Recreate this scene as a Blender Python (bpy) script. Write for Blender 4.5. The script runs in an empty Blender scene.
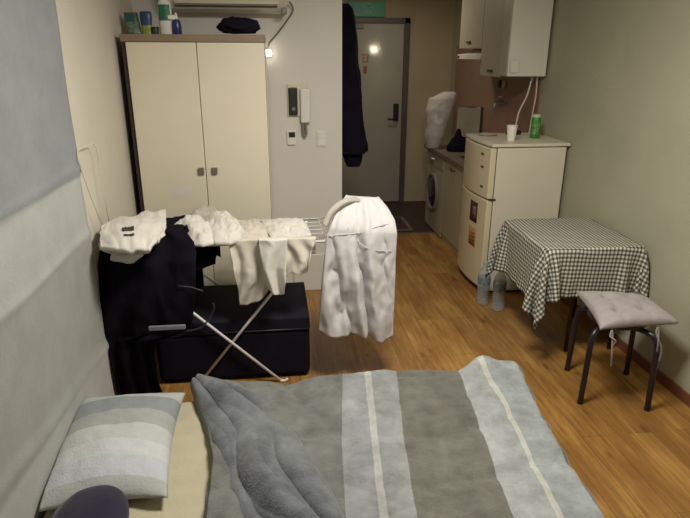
import bpy, bmesh, math, random
import numpy as np
from mathutils import Vector, Matrix, noise
random.seed(4)
C = bpy.context.scene.collection
PI = math.pi

# ------------------------------------------------------------------ camera
F, PITCH, YAW, ROLL, H = 580.0, .3385, .123, .0025, 1.7
_c, _s = math.cos, math.sin
fwd = Vector((_s(YAW)*_c(PITCH), _c(YAW)*_c(PITCH), -_s(PITCH)))
rgt = Vector((_c(YAW), -_s(YAW), 0)); upv = rgt.cross(fwd)
r2 = rgt*_c(ROLL) + upv*_s(ROLL); u2 = -rgt*_s(ROLL) + upv*_c(ROLL)
cam = bpy.data.objects.new('camera', bpy.data.cameras.new('camera')); C.objects.link(cam)
m = Matrix((r2, u2, -fwd)).transposed().to_4x4(); m.translation = (0, 0, H)
cam.matrix_world = m
cam.data.sensor_width = 36; cam.data.lens = F/690*36; cam.data.clip_start = .05
bpy.context.scene.camera = cam

def _ray(x, y): return r2*((x-345)/F) - u2*((y-259)/F) + fwd
def PY(x, y, Y): d = _ray(x, y); return Vector((0, 0, H)) + d*(Y/d.y)   # survey of the photograph: point of a known plane
def PX(x, y, X): d = _ray(x, y); return Vector((0, 0, H)) + d*(X/d.x)
def PZ(x, y, Z): d = _ray(x, y); return Vector((0, 0, H)) + d*((Z-H)/d.z)

# --------------------------------------------------------------- materials
def srgb(c):
    return tuple(((v/255)/12.92 if v/255 <= .04045 else ((v/255+.055)/1.055)**2.4) for v in c) + (1,)
def nodes(name):
    mt = bpy.data.materials.new(name); mt.use_nodes = True
    nt = mt.node_tree; return mt, nt, nt.nodes['Principled BSDF']
def link(nt, a, b): nt.links.new(a, b)
def coord(nt, scale=(1, 1, 1), kind='Object'):
    t = nt.nodes.new('ShaderNodeTexCoord'); mp = nt.nodes.new('ShaderNodeMapping')
    link(nt, t.outputs[kind], mp.inputs[0]); mp.inputs['Scale'].default_value = scale
    return mp.outputs[0]
def tnoise(nt, vec, sc, detail=4, rough=.55):
    n = nt.nodes.new('ShaderNodeTexNoise'); link(nt, vec, n.inputs['Vector'])
    n.inputs['Scale'].default_value = sc; n.inputs['Detail'].default_value = detail; n.inputs['Roughness'].default_value = rough
    return n.outputs['Fac']
def ramp(nt, fac, stops, interp='LINEAR'):
    r = nt.nodes.new('ShaderNodeValToRGB'); link(nt, fac, r.inputs[0]); r.color_ramp.interpolation = interp
    el = r.color_ramp.elements
    while len(el) < len(stops): el.new(1)
    for e, (p, c) in zip(el, stops): e.position = p; e.color = c
    return r.outputs[0]
def mix(nt, fac, a, b, mode='MIX'):
    n = nt.nodes.new('ShaderNodeMix'); n.data_type = 'RGBA'; n.blend_type = mode
    for sock, v in ((n.inputs[0], fac), (n.inputs[6], a), (n.inputs[7], b)):
        if hasattr(v, 'is_linked') or hasattr(v, 'links'): link(nt, v, sock)
        else: sock.default_value = v
    return n.outputs[2]
def bump(nt, bs, h, st, dist=.01):
    b = nt.nodes.new('ShaderNodeBump'); b.inputs['Strength'].default_value = st; b.inputs['Distance'].default_value = dist
    link(nt, h, b.inputs['Height']); link(nt, b.outputs[0], bs.inputs['Normal'])
def mat(name, col, rough=.6, var=.08, vs=6, bst=0, bs_=200, metal=0, alpha=1, trans=0, spec=None, sheen=0, emit=None):
    mt, nt, bs = nodes(name); base = srgb(col)
    v = coord(nt)
    dark = tuple(max(0, x*(1-var*2)) for x in base[:3])+(1,); lite = tuple(min(1, x*(1+var)) for x in base[:3])+(1,)
    link(nt, ramp(nt, tnoise(nt, v, vs), [(.25, dark), (.75, lite)]), bs.inputs['Base Color'])
    bs.inputs['Roughness'].default_value = rough; bs.inputs['Metallic'].default_value = metal
    bs.inputs['Alpha'].default_value = alpha; bs.inputs['Transmission Weight'].default_value = trans
    if spec is not None: bs.inputs['Specular IOR Level'].default_value = spec
    if sheen: bs.inputs['Sheen Weight'].default_value = sheen; bs.inputs['Sheen Roughness'].default_value = .4
    if bst: bump(nt, bs, tnoise(nt, v, bs_, 3), bst)
    if emit: bs.inputs['Emission Color'].default_value = srgb(col); bs.inputs['Emission Strength'].default_value = emit
    return mt

M = {}
M['wall_l'] = mat('wallpaper left', (206, 199, 182), .8, .03, 2, .15, 300)
M['wall_f'] = mat('wallpaper pale', (216, 212, 202), .55, .02, 2, .08, 300)
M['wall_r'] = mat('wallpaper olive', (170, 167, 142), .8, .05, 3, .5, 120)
M['wall_d'] = mat('wall entry cream', (182, 166, 136), .7, .06, 2)
M['ceil'] = mat('ceiling paper', (225, 222, 212), .9, .02, 2)
M['white'] = mat('white plastic', (225, 222, 214), .4, .02, 5)
M['dwhite'] = mat('cream laminate', (214, 206, 182), .45, .04, 3)
M['door_cream'] = mat('wardrobe cream laminate', (220, 211, 186), .45, .04, 1.6)
M['brown'] = mat('brown edge laminate', (134, 114, 92), .5, .1, 8)
M['darkside'] = mat('dark purple brown laminate', (48, 34, 40), .5, .1, 8)
M['black'] = mat('black plastic', (26, 24, 28), .4, .1, 8)
M['grey'] = mat('grey plastic', (120, 118, 112), .45, .06, 8)
M['metal'] = mat('brushed metal', (150, 148, 142), .35, .06, 20, metal=.9)
M['coated'] = mat('white coated wire', (226, 224, 220), .35, .02, 8)
M['steel_door'] = mat('painted steel door', (158, 156, 144), .3, .05, 3)
_b = M['steel_door'].node_tree.nodes['Principled BSDF']; _b.inputs['Coat Weight'].default_value = 1; _b.inputs['Coat Roughness'].default_value = .07
M['frame'] = mat('dark door frame', (84, 76, 72), .45, .06, 8)
M['blackcloth'] = mat('black cotton', (17, 14, 22), .95, .2, 10, .3, 250, sheen=0)
for _k in ('blackcloth',): M[_k].node_tree.nodes['Principled BSDF'].inputs['Specular IOR Level'].default_value = .08
M['coatcloth'] = mat('navy black wool', (24, 20, 34), .95, .2, 8, .3, 250, sheen=0)
M['suitcase'] = mat('black nylon', (20, 18, 30), .85, .15, 10, .3, 300)
M['suit_top'] = mat('black nylon lid', (27, 25, 37), .85, .15, 10, .3, 300)
for _k in ('suitcase', 'suit_top', 'coatcloth'): M[_k].node_tree.nodes['Principled BSDF'].inputs['Specular IOR Level'].default_value = .12
M['whitecloth'] = mat('white cotton', (208, 203, 192), .9, .05, 9, .2, 220, sheen=.2)
M['creamcloth'] = mat('cream cotton', (198, 191, 174), .9, .05, 9, .2, 220, sheen=.2)
M['greycloth'] = mat('pale grey cotton', (172, 165, 152), .9, .07, 9, .2, 220)
M['shirt'] = mat('white shirt cotton', (200, 196, 194), .85, .03, 6, .15, 260, sheen=.2)
M['shirt_in'] = mat('thin white shirt cotton', (204, 198, 192), .85, .04, 6, .15, 260, alpha=.94)
M['sheet'] = mat('cream sheet', (184, 175, 146), .9, .04, 5, .25, 60)
M['cushion'] = mat('grey cushion cotton', (160, 152, 152), .95, .06, 10, .3, 240)
M['navy'] = mat('dark navy velour', (40, 36, 56), .95, .15, 10, .3, 300, sheen=.2)
M['fridge'] = mat('fridge enamel', (216, 209, 188), .4, .02, 3)
M['fridge_door'] = mat('fridge door enamel', (212, 200, 166), .45, .03, 3)
M['seal'] = mat('dark gasket', (60, 54, 46), .7)
M['worktop'] = mat('brown grey worktop', (118, 104, 92), .5, .12, 12)
M['cab'] = mat('cream kitchen laminate', (178, 168, 142), .5, .04, 3)
M['cab_up'] = mat('grey cream kitchen laminate', (166, 158, 140), .5, .04, 3)
M['bag'] = mat('thin white plastic film', (206, 200, 196), .4, .08, 9, .2, 30, alpha=.8)
M['stoolblack'] = mat('black steel tube', (28, 24, 32), .35, .05, 8)
M['green'] = mat('green can print', (56, 140, 52), .4, .25, 30)
M['signgreen'] = mat('sign green', (34, 112, 84), .4, .1, 10, emit=.12)
M['red'] = mat('red paper', (150, 84, 72), .7, .2, 60)
M['baseb'] = mat('brown baseboard', (112, 66, 46), .5, .1, 8)
M['entry'] = mat('dark entry tile', (58, 44, 40), .5, .2, 4)
M['matred'] = mat('dark red mat', (72, 46, 38), .95, .25, 40)
M['matedge'] = mat('mat border', (112, 100, 86), .95, .1, 40)
M['paper'] = mat('white paper', (238, 232, 218), .7, .02, 8)

def m_floor():
    mt, nt, bs = nodes('wood plank floor')
    v = coord(nt)
    mp = nt.nodes.new('ShaderNodeMapping'); mp.inputs['Rotation'].default_value = (0, 0, PI/2); mp.inputs['Location'].default_value = (.3, .015, 0); link(nt, v, mp.inputs[0])
    br = nt.nodes.new('ShaderNodeTexBrick'); link(nt, mp.outputs[0], br.inputs['Vector'])
    br.inputs['Scale'].default_value = 1; br.inputs['Brick Width'].default_value = 1.35; br.inputs['Row Height'].default_value = .1175
    br.inputs['Mortar Size'].default_value = .0018; br.inputs['Mortar Smooth'].default_value = .3; br.offset = .37; br.offset_frequency = 2
    br.inputs['Color1'].default_value = (0, 0, 0, 1); br.inputs['Color2'].default_value = (1, 1, 1, 1); br.inputs['Mortar'].default_value = (.5, .5, .5, 1)
    # streaks along Y
    st = coord(nt, (26, 1.6, 1)); n1 = tnoise(nt, st, 1.6, 6, .65)
    st2 = coord(nt, (5, 1.6, 1)); n2 = tnoise(nt, st2, 1.4, 4, .6)
    base = ramp(nt, n1, [(.25, srgb((104, 72, 36))), (.5, srgb((156, 114, 56))), (.8, srgb((188, 146, 76)))])
    col = mix(nt, ramp(nt, n2, [(.35, (.75, .75, .75, 1)), (.62, (0, 0, 0, 1))]), base, srgb((122, 80, 38)))
    col = mix(nt, .25, col, br.outputs['Color'], 'SOFT_LIGHT')
    # knots
    vo = nt.nodes.new('ShaderNodeTexVoronoi'); link(nt, coord(nt, (6.5, 3.0, 1)), vo.inputs['Vector']); vo.inputs['Scale'].default_value = 1.25
    kn = ramp(nt, vo.outputs['Distance'], [(.03, (1, 1, 1, 1)), (.17, (0, 0, 0, 1))])
    col = mix(nt, mix(nt, .75, (0, 0, 0, 1), kn), col, srgb((70, 38, 18)))
    vo2 = nt.nodes.new('ShaderNodeTexVoronoi'); link(nt, coord(nt, (15, 2.3, 1)), vo2.inputs['Vector']); vo2.inputs['Scale'].default_value = 1.2
    kn2 = ramp(nt, vo2.outputs['Distance'], [(.02, (1, 1, 1, 1)), (.2, (0, 0, 0, 1))])
    col = mix(nt, mix(nt, .75, (0, 0, 0, 1), kn2), col, srgb((120, 74, 34)))
    col = mix(nt, mix(nt, .6, (0, 0, 0, 1), br.outputs['Fac']), col, srgb((52, 30, 16)))
    link(nt, col, bs.inputs['Base Color']); bs.inputs['Roughness'].default_value = .38
    bs.inputs['Specular IOR Level'].default_value = .35
    bump(nt, bs, br.outputs['Fac'], -.3, .004)
    return mt
M['floor'] = m_floor()

def m_curtain():
    mt, nt, bs = nodes('grey banded curtain')
    v = coord(nt, kind='Generated'); g = nt.nodes.new('ShaderNodeSeparateXYZ')
    t = nt.nodes.new('ShaderNodeTexCoord'); link(nt, t.outputs['Object'], g.inputs[0])
    add = nt.nodes.new('ShaderNodeMath'); add.operation = 'DIVIDE'; link(nt, g.outputs['Z'], add.inputs[0]); add.inputs[1].default_value = 2.4
    ad2 = nt.nodes.new('ShaderNodeMath'); ad2.operation = 'MULTIPLY_ADD'; link(nt, g.outputs['Y'], ad2.inputs[0]); ad2.inputs[1].default_value = .012; link(nt, add.outputs[0], ad2.inputs[2])
    o = 0.012*2.2
    a, b, c, d, e = srgb((132, 137, 138)), srgb((164, 167, 163)), srgb((170, 172, 167)), srgb((146, 148, 140)), srgb((166, 168, 160))
    col = ramp(nt, ad2.outputs[0], [(0, e), (.395/2.4+o, e), (.42/2.4+o, d), (.935/2.4+o, d), (.95/2.4+o, b), (1.21/2.4+o, c), (1.215/2.4+o, a)])
    n = tnoise(nt, coord(nt), 7, 6, .7)
    col = mix(nt, .16, col, ramp(nt, n, [(.3, (0, 0, 0, 1)), (.7, (1, 1, 1, 1))]), 'SOFT_LIGHT')
    link(nt, col, bs.inputs['Base Color']); bs.inputs['Roughness'].default_value = .95
    bs.inputs['Sheen Weight'].default_value = .15
    bump(nt, bs, tnoise(nt, coord(nt), 220, 2), .25)
    return mt
M['curtain'] = m_curtain()

def m_stripes(name, stops, attr='u', noise_amt=.25, ns=9, sheen=.3, bst=.4):
    mt, nt, bs = nodes(name)
    at = nt.nodes.new('ShaderNodeAttribute'); at.attribute_name = attr
    col = ramp(nt, at.outputs['Fac'], [(p, srgb(c)) for p, c in stops], 'CONSTANT')
    n = tnoise(nt, coord(nt), ns, 7, .68)
    col = mix(nt, noise_amt, col, ramp(nt, n, [(.3, (.05, .05, .05, 1)), (.7, (.95, .95, .95, 1))]), 'SOFT_LIGHT')
    link(nt, col, bs.inputs['Base Color']); bs.inputs['Roughness'].default_value = .95
    bs.inputs['Sheen Weight'].default_value = sheen; bs.inputs['Sheen Roughness'].default_value = .5
    bump(nt, bs, tnoise(nt, coord(nt), 110, 3), bst)
    return mt

def m_gingham():
    mt, nt, bs = nodes('black and cream gingham')
    t = nt.nodes.new('ShaderNodeUVMap'); s = nt.nodes.new('ShaderNodeSeparateXYZ'); link(nt, t.outputs[0], s.inputs[0])
    outs = []
    for ax in ('X', 'Y'):
        k = nt.nodes.new('ShaderNodeMath'); k.operation = 'MULTIPLY'; link(nt, s.outputs[ax], k.inputs[0]); k.inputs[1].default_value = 1/.0228
        f = nt.nodes.new('ShaderNodeMath'); f.operation = 'FRACT'; link(nt, k.outputs[0], f.inputs[0])
        g = nt.nodes.new('ShaderNodeMath'); g.operation = 'GREATER_THAN'; link(nt, f.outputs[0], g.inputs[0]); g.inputs[1].default_value = .5
        outs.append(g.outputs[0])
    a = nt.nodes.new('ShaderNodeMath'); a.operation = 'ADD'; link(nt, outs[0], a.inputs[0]); link(nt, outs[1], a.inputs[1])
    d = nt.nodes.new('ShaderNodeMath'); d.operation = 'DIVIDE'; link(nt, a.outputs[0], d.inputs[0]); d.inputs[1].default_value = 2.0
    col = ramp(nt, d.outputs[0], [(0, srgb((206, 203, 184))), (.4, srgb((124, 122, 112))), (.9, srgb((52, 51, 50)))], 'CONSTANT')
    link(nt, col, bs.inputs['Base Color']); bs.inputs['Roughness'].default_value = .8
    return mt
M['gingham'] = m_gingham()

def m_water():
    mt, nt, bs = nodes('clear bottle plastic')
    link(nt, ramp(nt, tnoise(nt, coord(nt), 20), [(.3, srgb((150, 158, 158))), (.7, srgb((190, 194, 192)))]), bs.inputs['Base Color'])
    bs.inputs['Roughness'].default_value = .15; bs.inputs['Alpha'].default_value = .38
    return mt
M['clear'] = m_water()

def m_tiles():
    mt, nt, bs = nodes('kitchen splashback')
    n = tnoise(nt, coord(nt), 2.2, 4)
    col = ramp(nt, n, [(.3, srgb((124, 106, 90))), (.55, srgb((150, 112, 96))), (.75, srgb((138, 128, 108)))])
    link(nt, col, bs.inputs['Base Color']); bs.inputs['Roughness'].default_value = .45
    return mt
M['tiles'] = m_tiles()

# --------------------------------------------------------------- helpers
def root(name, label, cat, loc, group=None):
    o = bpy.data.objects.new(name, None); C.objects.link(o); o.location = loc; o.empty_display_size = .05
    o['label'] = label; o['category'] = cat
    if group: o['group'] = group
    return o
def tag(o, label, cat, group=None):
    o['label'] = label; o['category'] = cat
    if group: o['group'] = group
    return o
def link_bm(name, bm, mt, parent=None, smooth=False, bevel=0, label=None, solid=0, sub=0, segs=2):
    """bm is in world coordinates; the mesh is moved into its parent's frame"""
    off = Vector((0, 0, 0)); p = parent
    while p is not None: off += p.location; p = p.parent
    if parent is None:
        mn = Vector((min(v.co.x for v in bm.verts), min(v.co.y for v in bm.verts), min(v.co.z for v in bm.verts)))
        mx = Vector((max(v.co.x for v in bm.verts), max(v.co.y for v in bm.verts), max(v.co.z for v in bm.verts)))
        off = Vector(((mn.x+mx.x)/2, (mn.y+mx.y)/2, mn.z))
    me = bpy.data.meshes.new(name)
    if parent is None and name.split('_')[0] in ('wall', 'floor', 'ceiling', 'curtain'): off = Vector((0, 0, 0))
    bmesh.ops.translate(bm, verts=bm.verts, vec=-off)
    bm.to_mesh(me); bm.free()
    if smooth: me.polygons.foreach_set('use_smooth', [True]*len(me.polygons))
    me.materials.append(mt)
    o = bpy.data.objects.new(name, me); C.objects.link(o)
    if parent: o.parent = parent
    else: o.location = off
    if bevel:
        b = o.modifiers.new('bevel', 'BEVEL'); b.width = bevel; b.segments = segs; b.limit_method = 'ANGLE'
        if not smooth: me.polygons.foreach_set('use_smooth', [True]*len(me.polygons)); b.harden_normals = True
    if solid:
        s = o.modifiers.new('solid', 'SOLIDIFY'); s.thickness = solid; s.offset = 0
    if sub:
        s = o.modifiers.new('sub', 'SUBSURF'); s.levels = sub; s.render_levels = sub
    if label: o['label'] = label
    return o
def box(bm, x0, x1, y0, y1, z0, z1):
    r = bmesh.ops.create_cube(bm, size=1)
    for v in r['verts']:
        v.co = Vector(((x0+x1)/2+v.co.x*(x1-x0), (y0+y1)/2+v.co.y*(y1-y0), (z0+z1)/2+v.co.z*(z1-z0)))
    return r['verts']
def B(name, mt, x0, x1, y0, y1, z0, z1, parent=None, bevel=.003, label=None):
    bm = bmesh.new(); box(bm, min(x0, x1), max(x0, x1), min(y0, y1), max(y0, y1), min(z0, z1), max(z0, z1))
    return link_bm(name, bm, mt, parent, bevel=bevel, label=label)
def smoothpath(pts, n=8, closed=False):
    P = [Vector(p) for p in pts]; out = []
    N = len(P)
    for i in range(N if closed else N-1):
        p0 = P[(i-1) % N] if closed or i > 0 else P[0]; p1 = P[i]; p2 = P[(i+1) % N]; p3 = P[(i+2) % N] if closed or i+2 < N else P[-1]
        for k in range(n):
            t = k/n
            out.append(.5*((2*p1)+(-p0+p2)*t+(2*p0-5*p1+4*p2-p3)*t*t+(-p0+3*p1-3*p2+p3)*t**3))
    if not closed: out.append(P[-1])
    return out
def tube(bm, pts, r, seg=10, caps=True, closed=False):
    P = [Vector(p) for p in pts]; N = len(P); rings = []; pn = None
    for i, p in enumerate(P):
        a = P[(i-1) % N] if closed or i > 0 else P[i]; b = P[(i+1) % N] if closed or i < N-1 else P[i]
        t = (b-a).normalized()
        if pn is None: pn = t.orthogonal().normalized()
        else:
            pn = (pn - t*pn.dot(t)).normalized()
        bn = t.cross(pn); rr = r[i] if isinstance(r, (list, tuple)) else r
        rings.append([bm.verts.new(p+(pn*_c(2*PI*k/seg)+bn*_s(2*PI*k/seg))*rr) for k in range(seg)])
    for i in range(N if closed else N-1):
        A, Bb = rings[i], rings[(i+1) % N]
        for k in range(seg): bm.faces.new((A[k], A[(k+1) % seg], Bb[(k+1) % seg], Bb[k]))
    if caps and not closed:
        bm.faces.new(rings[0][::-1]); bm.faces.new(rings[-1])
def T(name, mt, pts, r, parent=None, sm=0, closed=False, label=None, seg=10):
    bm = bmesh.new(); tube(bm, smoothpath(pts, sm, closed) if sm else pts, r, seg, closed=closed)
    bmesh.ops.recalc_face_normals(bm, faces=bm.faces)
    return link_bm(name, bm, mt, parent, smooth=True, label=label)
def lathe(bm, c, prof, seg=28, sx=1, sy=1):
    rings = []
    for r, z in prof:
        rings.append([bm.verts.new((c[0]+r*sx*_c(2*PI*k/seg), c[1]+r*sy*_s(2*PI*k/seg), c[2]+z)) for k in range(seg)])
    for A, Bb in zip(rings, rings[1:]):
        for k in range(seg): bm.faces.new((A[k], A[(k+1) % seg], Bb[(k+1) % seg], Bb[k]))
    bm.faces.new(rings[0][::-1]); bm.faces.new(rings[-1])
def Lt(name, mt, c, prof, parent=None, sx=1, sy=1, bevel=0, label=None):
    bm = bmesh.new(); lathe(bm, c, prof, sx=sx, sy=sy)
    o = link_bm(name, bm, mt, parent, label=label); o.data.polygons.foreach_set('use_smooth', [True]*len(o.data.polygons))
    e = o.modifiers.new('es', 'EDGE_SPLIT'); e.split_angle = .7
    return o
def grid(fn, nu, nv, closed_u=False):
    """surface of fn(u, v); returns bmesh"""
    bm = bmesh.new(); R = []; bm.verts.layers.float.new('u')
    for j in range(nv+1):
        R.append([bm.verts.new(fn(i/nu, j/nv)) for i in range(nu if closed_u else nu+1)])
    n = nu
    for j in range(nv):
        for i in range(n):
            i2 = (i+1) % len(R[0]) if closed_u else i+1
            bm.faces.new((R[j][i], R[j][i2], R[j+1][i2], R[j+1][i]))
    return bm, R
def lerp_poly(P, u):
    """P: list of tuples, evenly-spaced parameter by length"""
    L = [0]
    for a, b in zip(P, P[1:]): L.append(L[-1]+math.dist(a, b))
    t = u*L[-1]
    for i in range(len(P)-1):
        if t <= L[i+1] or i == len(P)-2:
            k = 0 if L[i+1] == L[i] else (t-L[i])/(L[i+1]-L[i])
            return tuple(a+(b-a)*k for a, b in zip(P[i], P[i+1]))
def fbm(p, s=1, o=4, seed=0):
    q = Vector(p)*s + Vector((seed*7.3, seed*3.1, seed*1.7)); return noise.fractal(q, 1, 2, o)
def ridge(p, s=1, seed=0):
    q = Vector(p)*s + Vector((seed*7.3, seed*3.1, seed*1.7)); return noise.ridged_multi_fractal(q, .9, 2.1, 4, 1, 2)*.5

def cloth_panel(name, mt, top, bot, Y, folds=3, amp=.015, seed=1, back=.12, over=.03, parent=None, nu=60, nv=60, label=None, topz=None):
    """garment hanging over a rail: outline surveyed in the plane Y, folds run down it, the rear half falls behind the rail"""
    def fn(u, v):
        w = (v*1.25-.25)
        tp = PY(*lerp_poly(top, u), Y); bt = PY(*lerp_poly(bot, u), Y)
        if w < 0:
            p = tp.copy(); k = -w/.25
            p.y = Y + over*min(1, k*3)+.005*_s(9*u); p.z = tp.z - back*max(0, k-.2) + .004*_s(k*3)
            return p
        p = tp.lerp(bt, w)
        a = amp*min(1, .25+w*1.2)
        p.y = Y - .012 - abs(a)*(.6+.6*_s(2*PI*(folds*u+.25*_s(5*w+seed))+seed)) - .010*max(0, fbm((p.x, 0, p.z), 9, 3, seed)) 
        p.x += .006*fbm((p.x, 1, p.z), 7, 3, seed+3)
        return p
    bm, R = grid(fn, nu, nv)
    return link_bm(name, bm, mt, parent, smooth=True, solid=.003, label=label)

def ring_loft(rows, fn_noise=None, nseg=72, nrow=60, power=2.4, cap=True):
    """rows: (z, x0, x1, y0, y1); closed rings of super-ellipses with wrinkles"""
    def fn(u, v):
        r = lerp_rows(rows, v); z, x0, x1, y0, y1 = r
        a = 2*PI*u; cx, cy = (x0+x1)/2, (y0+y1)/2; ca, sa = _c(a), _s(a)
        e = 2/power
        px = cx+(x1-x0)/2*math.copysign(abs(ca)**e, ca); py = cy+(y1-y0)/2*math.copysign(abs(sa)**e, sa)
        p = Vector((px, py, z))
        if fn_noise: 
            n = Vector((ca, sa, 0)); p = p+n*fn_noise(p, u, v)
        return p
    bm, R = grid(fn, nseg, nrow, closed_u=True)
    if cap: bm.faces.new(R[0][::-1]); bm.faces.new(R[-1])
    bmesh.ops.recalc_face_normals(bm, faces=bm.faces)
    return bm
def lerp_rows(rows, v):
    t = v*(len(rows)-1); i = min(int(t), len(rows)-2); k = t-i; k = k*k*(3-2*k)*.4+k*.6
    return tuple(a+(b-a)*k for a, b in zip(rows[i], rows[i+1]))

def heap(name, mt, c, rad, seed=1, amp=.25, fs=9, parent=None, label=None, sub=5, flat=.0, rot=0):
    bm = bmesh.new(); bmesh.ops.create_icosphere(bm, subdivisions=sub, radius=1)
    for v in bm.verts:
        n = v.co.normalized()
        d = 1 + amp*(ridge((n.x*rad[0], n.y*rad[1], n.z*rad[2]), fs, seed)-.5) + amp*.8*fbm(n, 1.6, 3, seed)
        q = Vector((n.x*rad[0], n.y*rad[1], n.z*rad[2]))*d
        if q.z < -flat: q.z = -flat + (q.z+flat)*.15
        q = Matrix.Rotation(rot, 3, 'Z') @ q
        v.co = Vector(c)+q
    return link_bm(name, bm, mt, parent, smooth=True, label=label)
def struct(o): o['kind'] = 'structure'; return o

# =============================================================== SETTING
XL, XR, YN, YP, YD, ZC, XS = -.85, 2.075, -1.6, 4.13, 6.84, 2.4, .487
struct(B('floor', M['floor'], XL-.1, XR+.1, YN-.1, 5.50, -.08, 0, bevel=0))
struct(B('floor_entry', M['entry'], XS-.1, XR+.1, 5.50, YD+.1, -.12, -.001, bevel=0))
struct(B('ceiling', M['ceil'], XL-.1, XR+.1, YN-.1, YD+.1, ZC, ZC+.1, bevel=0))
struct(B('wall_left', M['wall_l'], XL-.1, XL, YN, YP, 0, ZC, bevel=0))
struct(B('wall_right', M['wall_r'], XR, XR+.1, YN, YD, 0, ZC, bevel=0))
struct(B('wall_back', M['wall_l'], XL-.1, XR+.1, YN-.1, YN, 0, ZC, bevel=0))
struct(B('wall_front', M['wall_f'], XL-.1, XS, YP, YP+.1, 0, ZC, bevel=0))
struct(B('wall_passage', M['wall_d'], XS-.1, XS, YP+.1, YD, 0, ZC, bevel=0))
struct(B('wall_entry', M['wall_d'], XS-.1, XR+.1, YD, YD+.1, -.1, ZC, bevel=0))
struct(B('baseboard_right', M['baseb'], XR-.012, XR, YN, 3.86, 0, .062, bevel=.002))
struct(B('baseboard_front', M['wall_f'], .12, XS, YP-.02, YP, 0, .285, bevel=.004))
struct(B('trim_1', M['wall_d'], 1.60, XR, 6.70, YD, -.003, .06, bevel=.003)) if False else None
struct(B('trim_1', M['frame'], XS, 1.58, 5.485, 5.515, -.01, .006, bevel=.003))
struct(B('trim_2', M['tiles'], XR-.008, XR, 4.45, 6.65, .84, 1.80, bevel=.001))

# entrance door
dr = root('door_1', 'grey painted steel entrance door in a dark frame', 'door', (1.18, YD, 0)); 
del dr['label']; del dr['category']; struct(dr)
bm = bmesh.new()
box(bm, .70, .76, YD-.06, YD, 0, 2.085); box(bm, 1.50, 1.56, YD-.06, YD, 0, 2.085); box(bm, .70, 1.56, YD-.06, YD, 2.03, 2.085)
link_bm('door_frame', bm, M['frame'], dr, bevel=.003)
leaf = B('door_leaf', M['steel_door'], .76, 1.50, YD-.035, YD-.005, .01, 2.03, dr, bevel=.003)
lk = B('door_lock', M['black'], 1.40, 1.46, YD-.065, YD-.036, .98, 1.17, dr, bevel=.006)
T('door_handle', M['black'], [(1.43, YD-.066, 1.0), (1.43, YD-.10, 1.0), (1.33, YD-.10, 1.0)], .01, dr, label='black lever handle')
B('door_closer', M['grey'], .86, 1.04, YD-.075, YD-.036, 1.975, 2.015, dr, bevel=.005)
bm = bmesh.new(); box(bm, 1.035, 1.10, YD-.0362, YD-.0352, 1.62, 1.71); box(bm, 1.045, 1.085, YD-.0362, YD-.0352, 1.50, 1.58)
link_bm('sticker', bm, M['red'], dr, label='small faded red and white notice')
bm = bmesh.new()
for k in range(5): box(bm, 1.042, 1.092-.01*(k % 2), YD-.0368, YD-.0362, 1.635+.015*k, 1.640+.015*k)
link_bm('printed_lines', bm, M['paper'], [c for c in dr.children if c.name.startswith('sticker')][0])

# green exit sign
sg = root('exit_sign', 'green emergency exit sign with white running figure above the door', 'sign', (1.08, YD-.03, 2.10))
s0, s1 = PY(348, 1, YD-.04), PY(385, 17, YD-.04)
sx0, sx1, sz0, sz1 = s0.x, s1.x, s1.z, s0.z
B('sign_box', M['signgreen'], sx0, sx1, YD-.04, YD, sz0, sz1, sg, bevel=.004)
bm = bmesh.new(); cx = (sx0+sx1)/2+.02; zc = (sz0+sz1)/2
yy0, yy1 = YD-.0425, YD-.0402
def stroke(bm, a, b, w):
    a, b = Vector((a[0], 0, a[1])), Vector((b[0], 0, b[1])); d = (b-a).normalized(); n = Vector((-d.z, 0, d.x))*w/2
    vs = [bm.verts.new((p.x+n_.x, y, p.z+n_.z)) for y in (yy0, yy1) for p, n_ in ((a, n), (b, n), (b, -n), (a, -n))]
    for f in ((0, 1, 2, 3), (7, 6, 5, 4), (0, 4, 5, 1), (1, 5, 6, 2), (2, 6, 7, 3), (3, 7, 4, 0)): bm.faces.new([vs[i] for i in f])
S = (sz1-sz0)/2*.85
for a, b, w in (((0, .45), (-.1, -.1), .3), ((-.1, -.1), (.35, -.45), .17), ((.35, -.45), (.2, -.85), .15), ((-.1, -.1), (-.35, -.5), .17), ((-.35, -.5), (-.8, -.6), .15),
                ((0, .4), (.4, .25), .13), ((.4, .25), (.65, .45), .12), ((0, .4), (-.4, .3), .13), ((-.4, .3), (-.55, 0), .12), ((.02, .6), (.1, .85), .26)):
    stroke(bm, (cx+a[0]*S, zc+a[1]*S), (cx+b[0]*S, zc+b[1]*S), w*S)
link_bm('running_figure', bm, mat('sign white', (150, 186, 166), .5), sg)

# =============================================================== LEFT SIDE
# curtain
def cf(u, v):
    y = -1.2+u*(2.60+1.2); z = 2.37-v*2.36
    wob = .008*_s(y*7+.6*_s(z*2))+.01*fbm((0, y, z), 1.3, 3, 2)
    x = XL+.022+wob*.8+ (.006 if z > 1.24 else 0) + .010*math.exp(-((z-1.235)/.02)**2)+ .006*math.exp(-((z-.95)/.02)**2)
    x += .012*math.exp(-((z-(.38+(2.6-y)*.10))/.03)**2)
    return Vector((max(x, XL+.006), y + (.012*_s(z*3) if u == 1 else 0), z))
bm, R = grid(cf, 140, 200)
cu = link_bm('curtain', bm, M['curtain'], None, smooth=True, solid=.004)
tag(cu, 'tall blue grey banded fabric curtain covering the left wall beside the bed', 'curtain')

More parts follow.
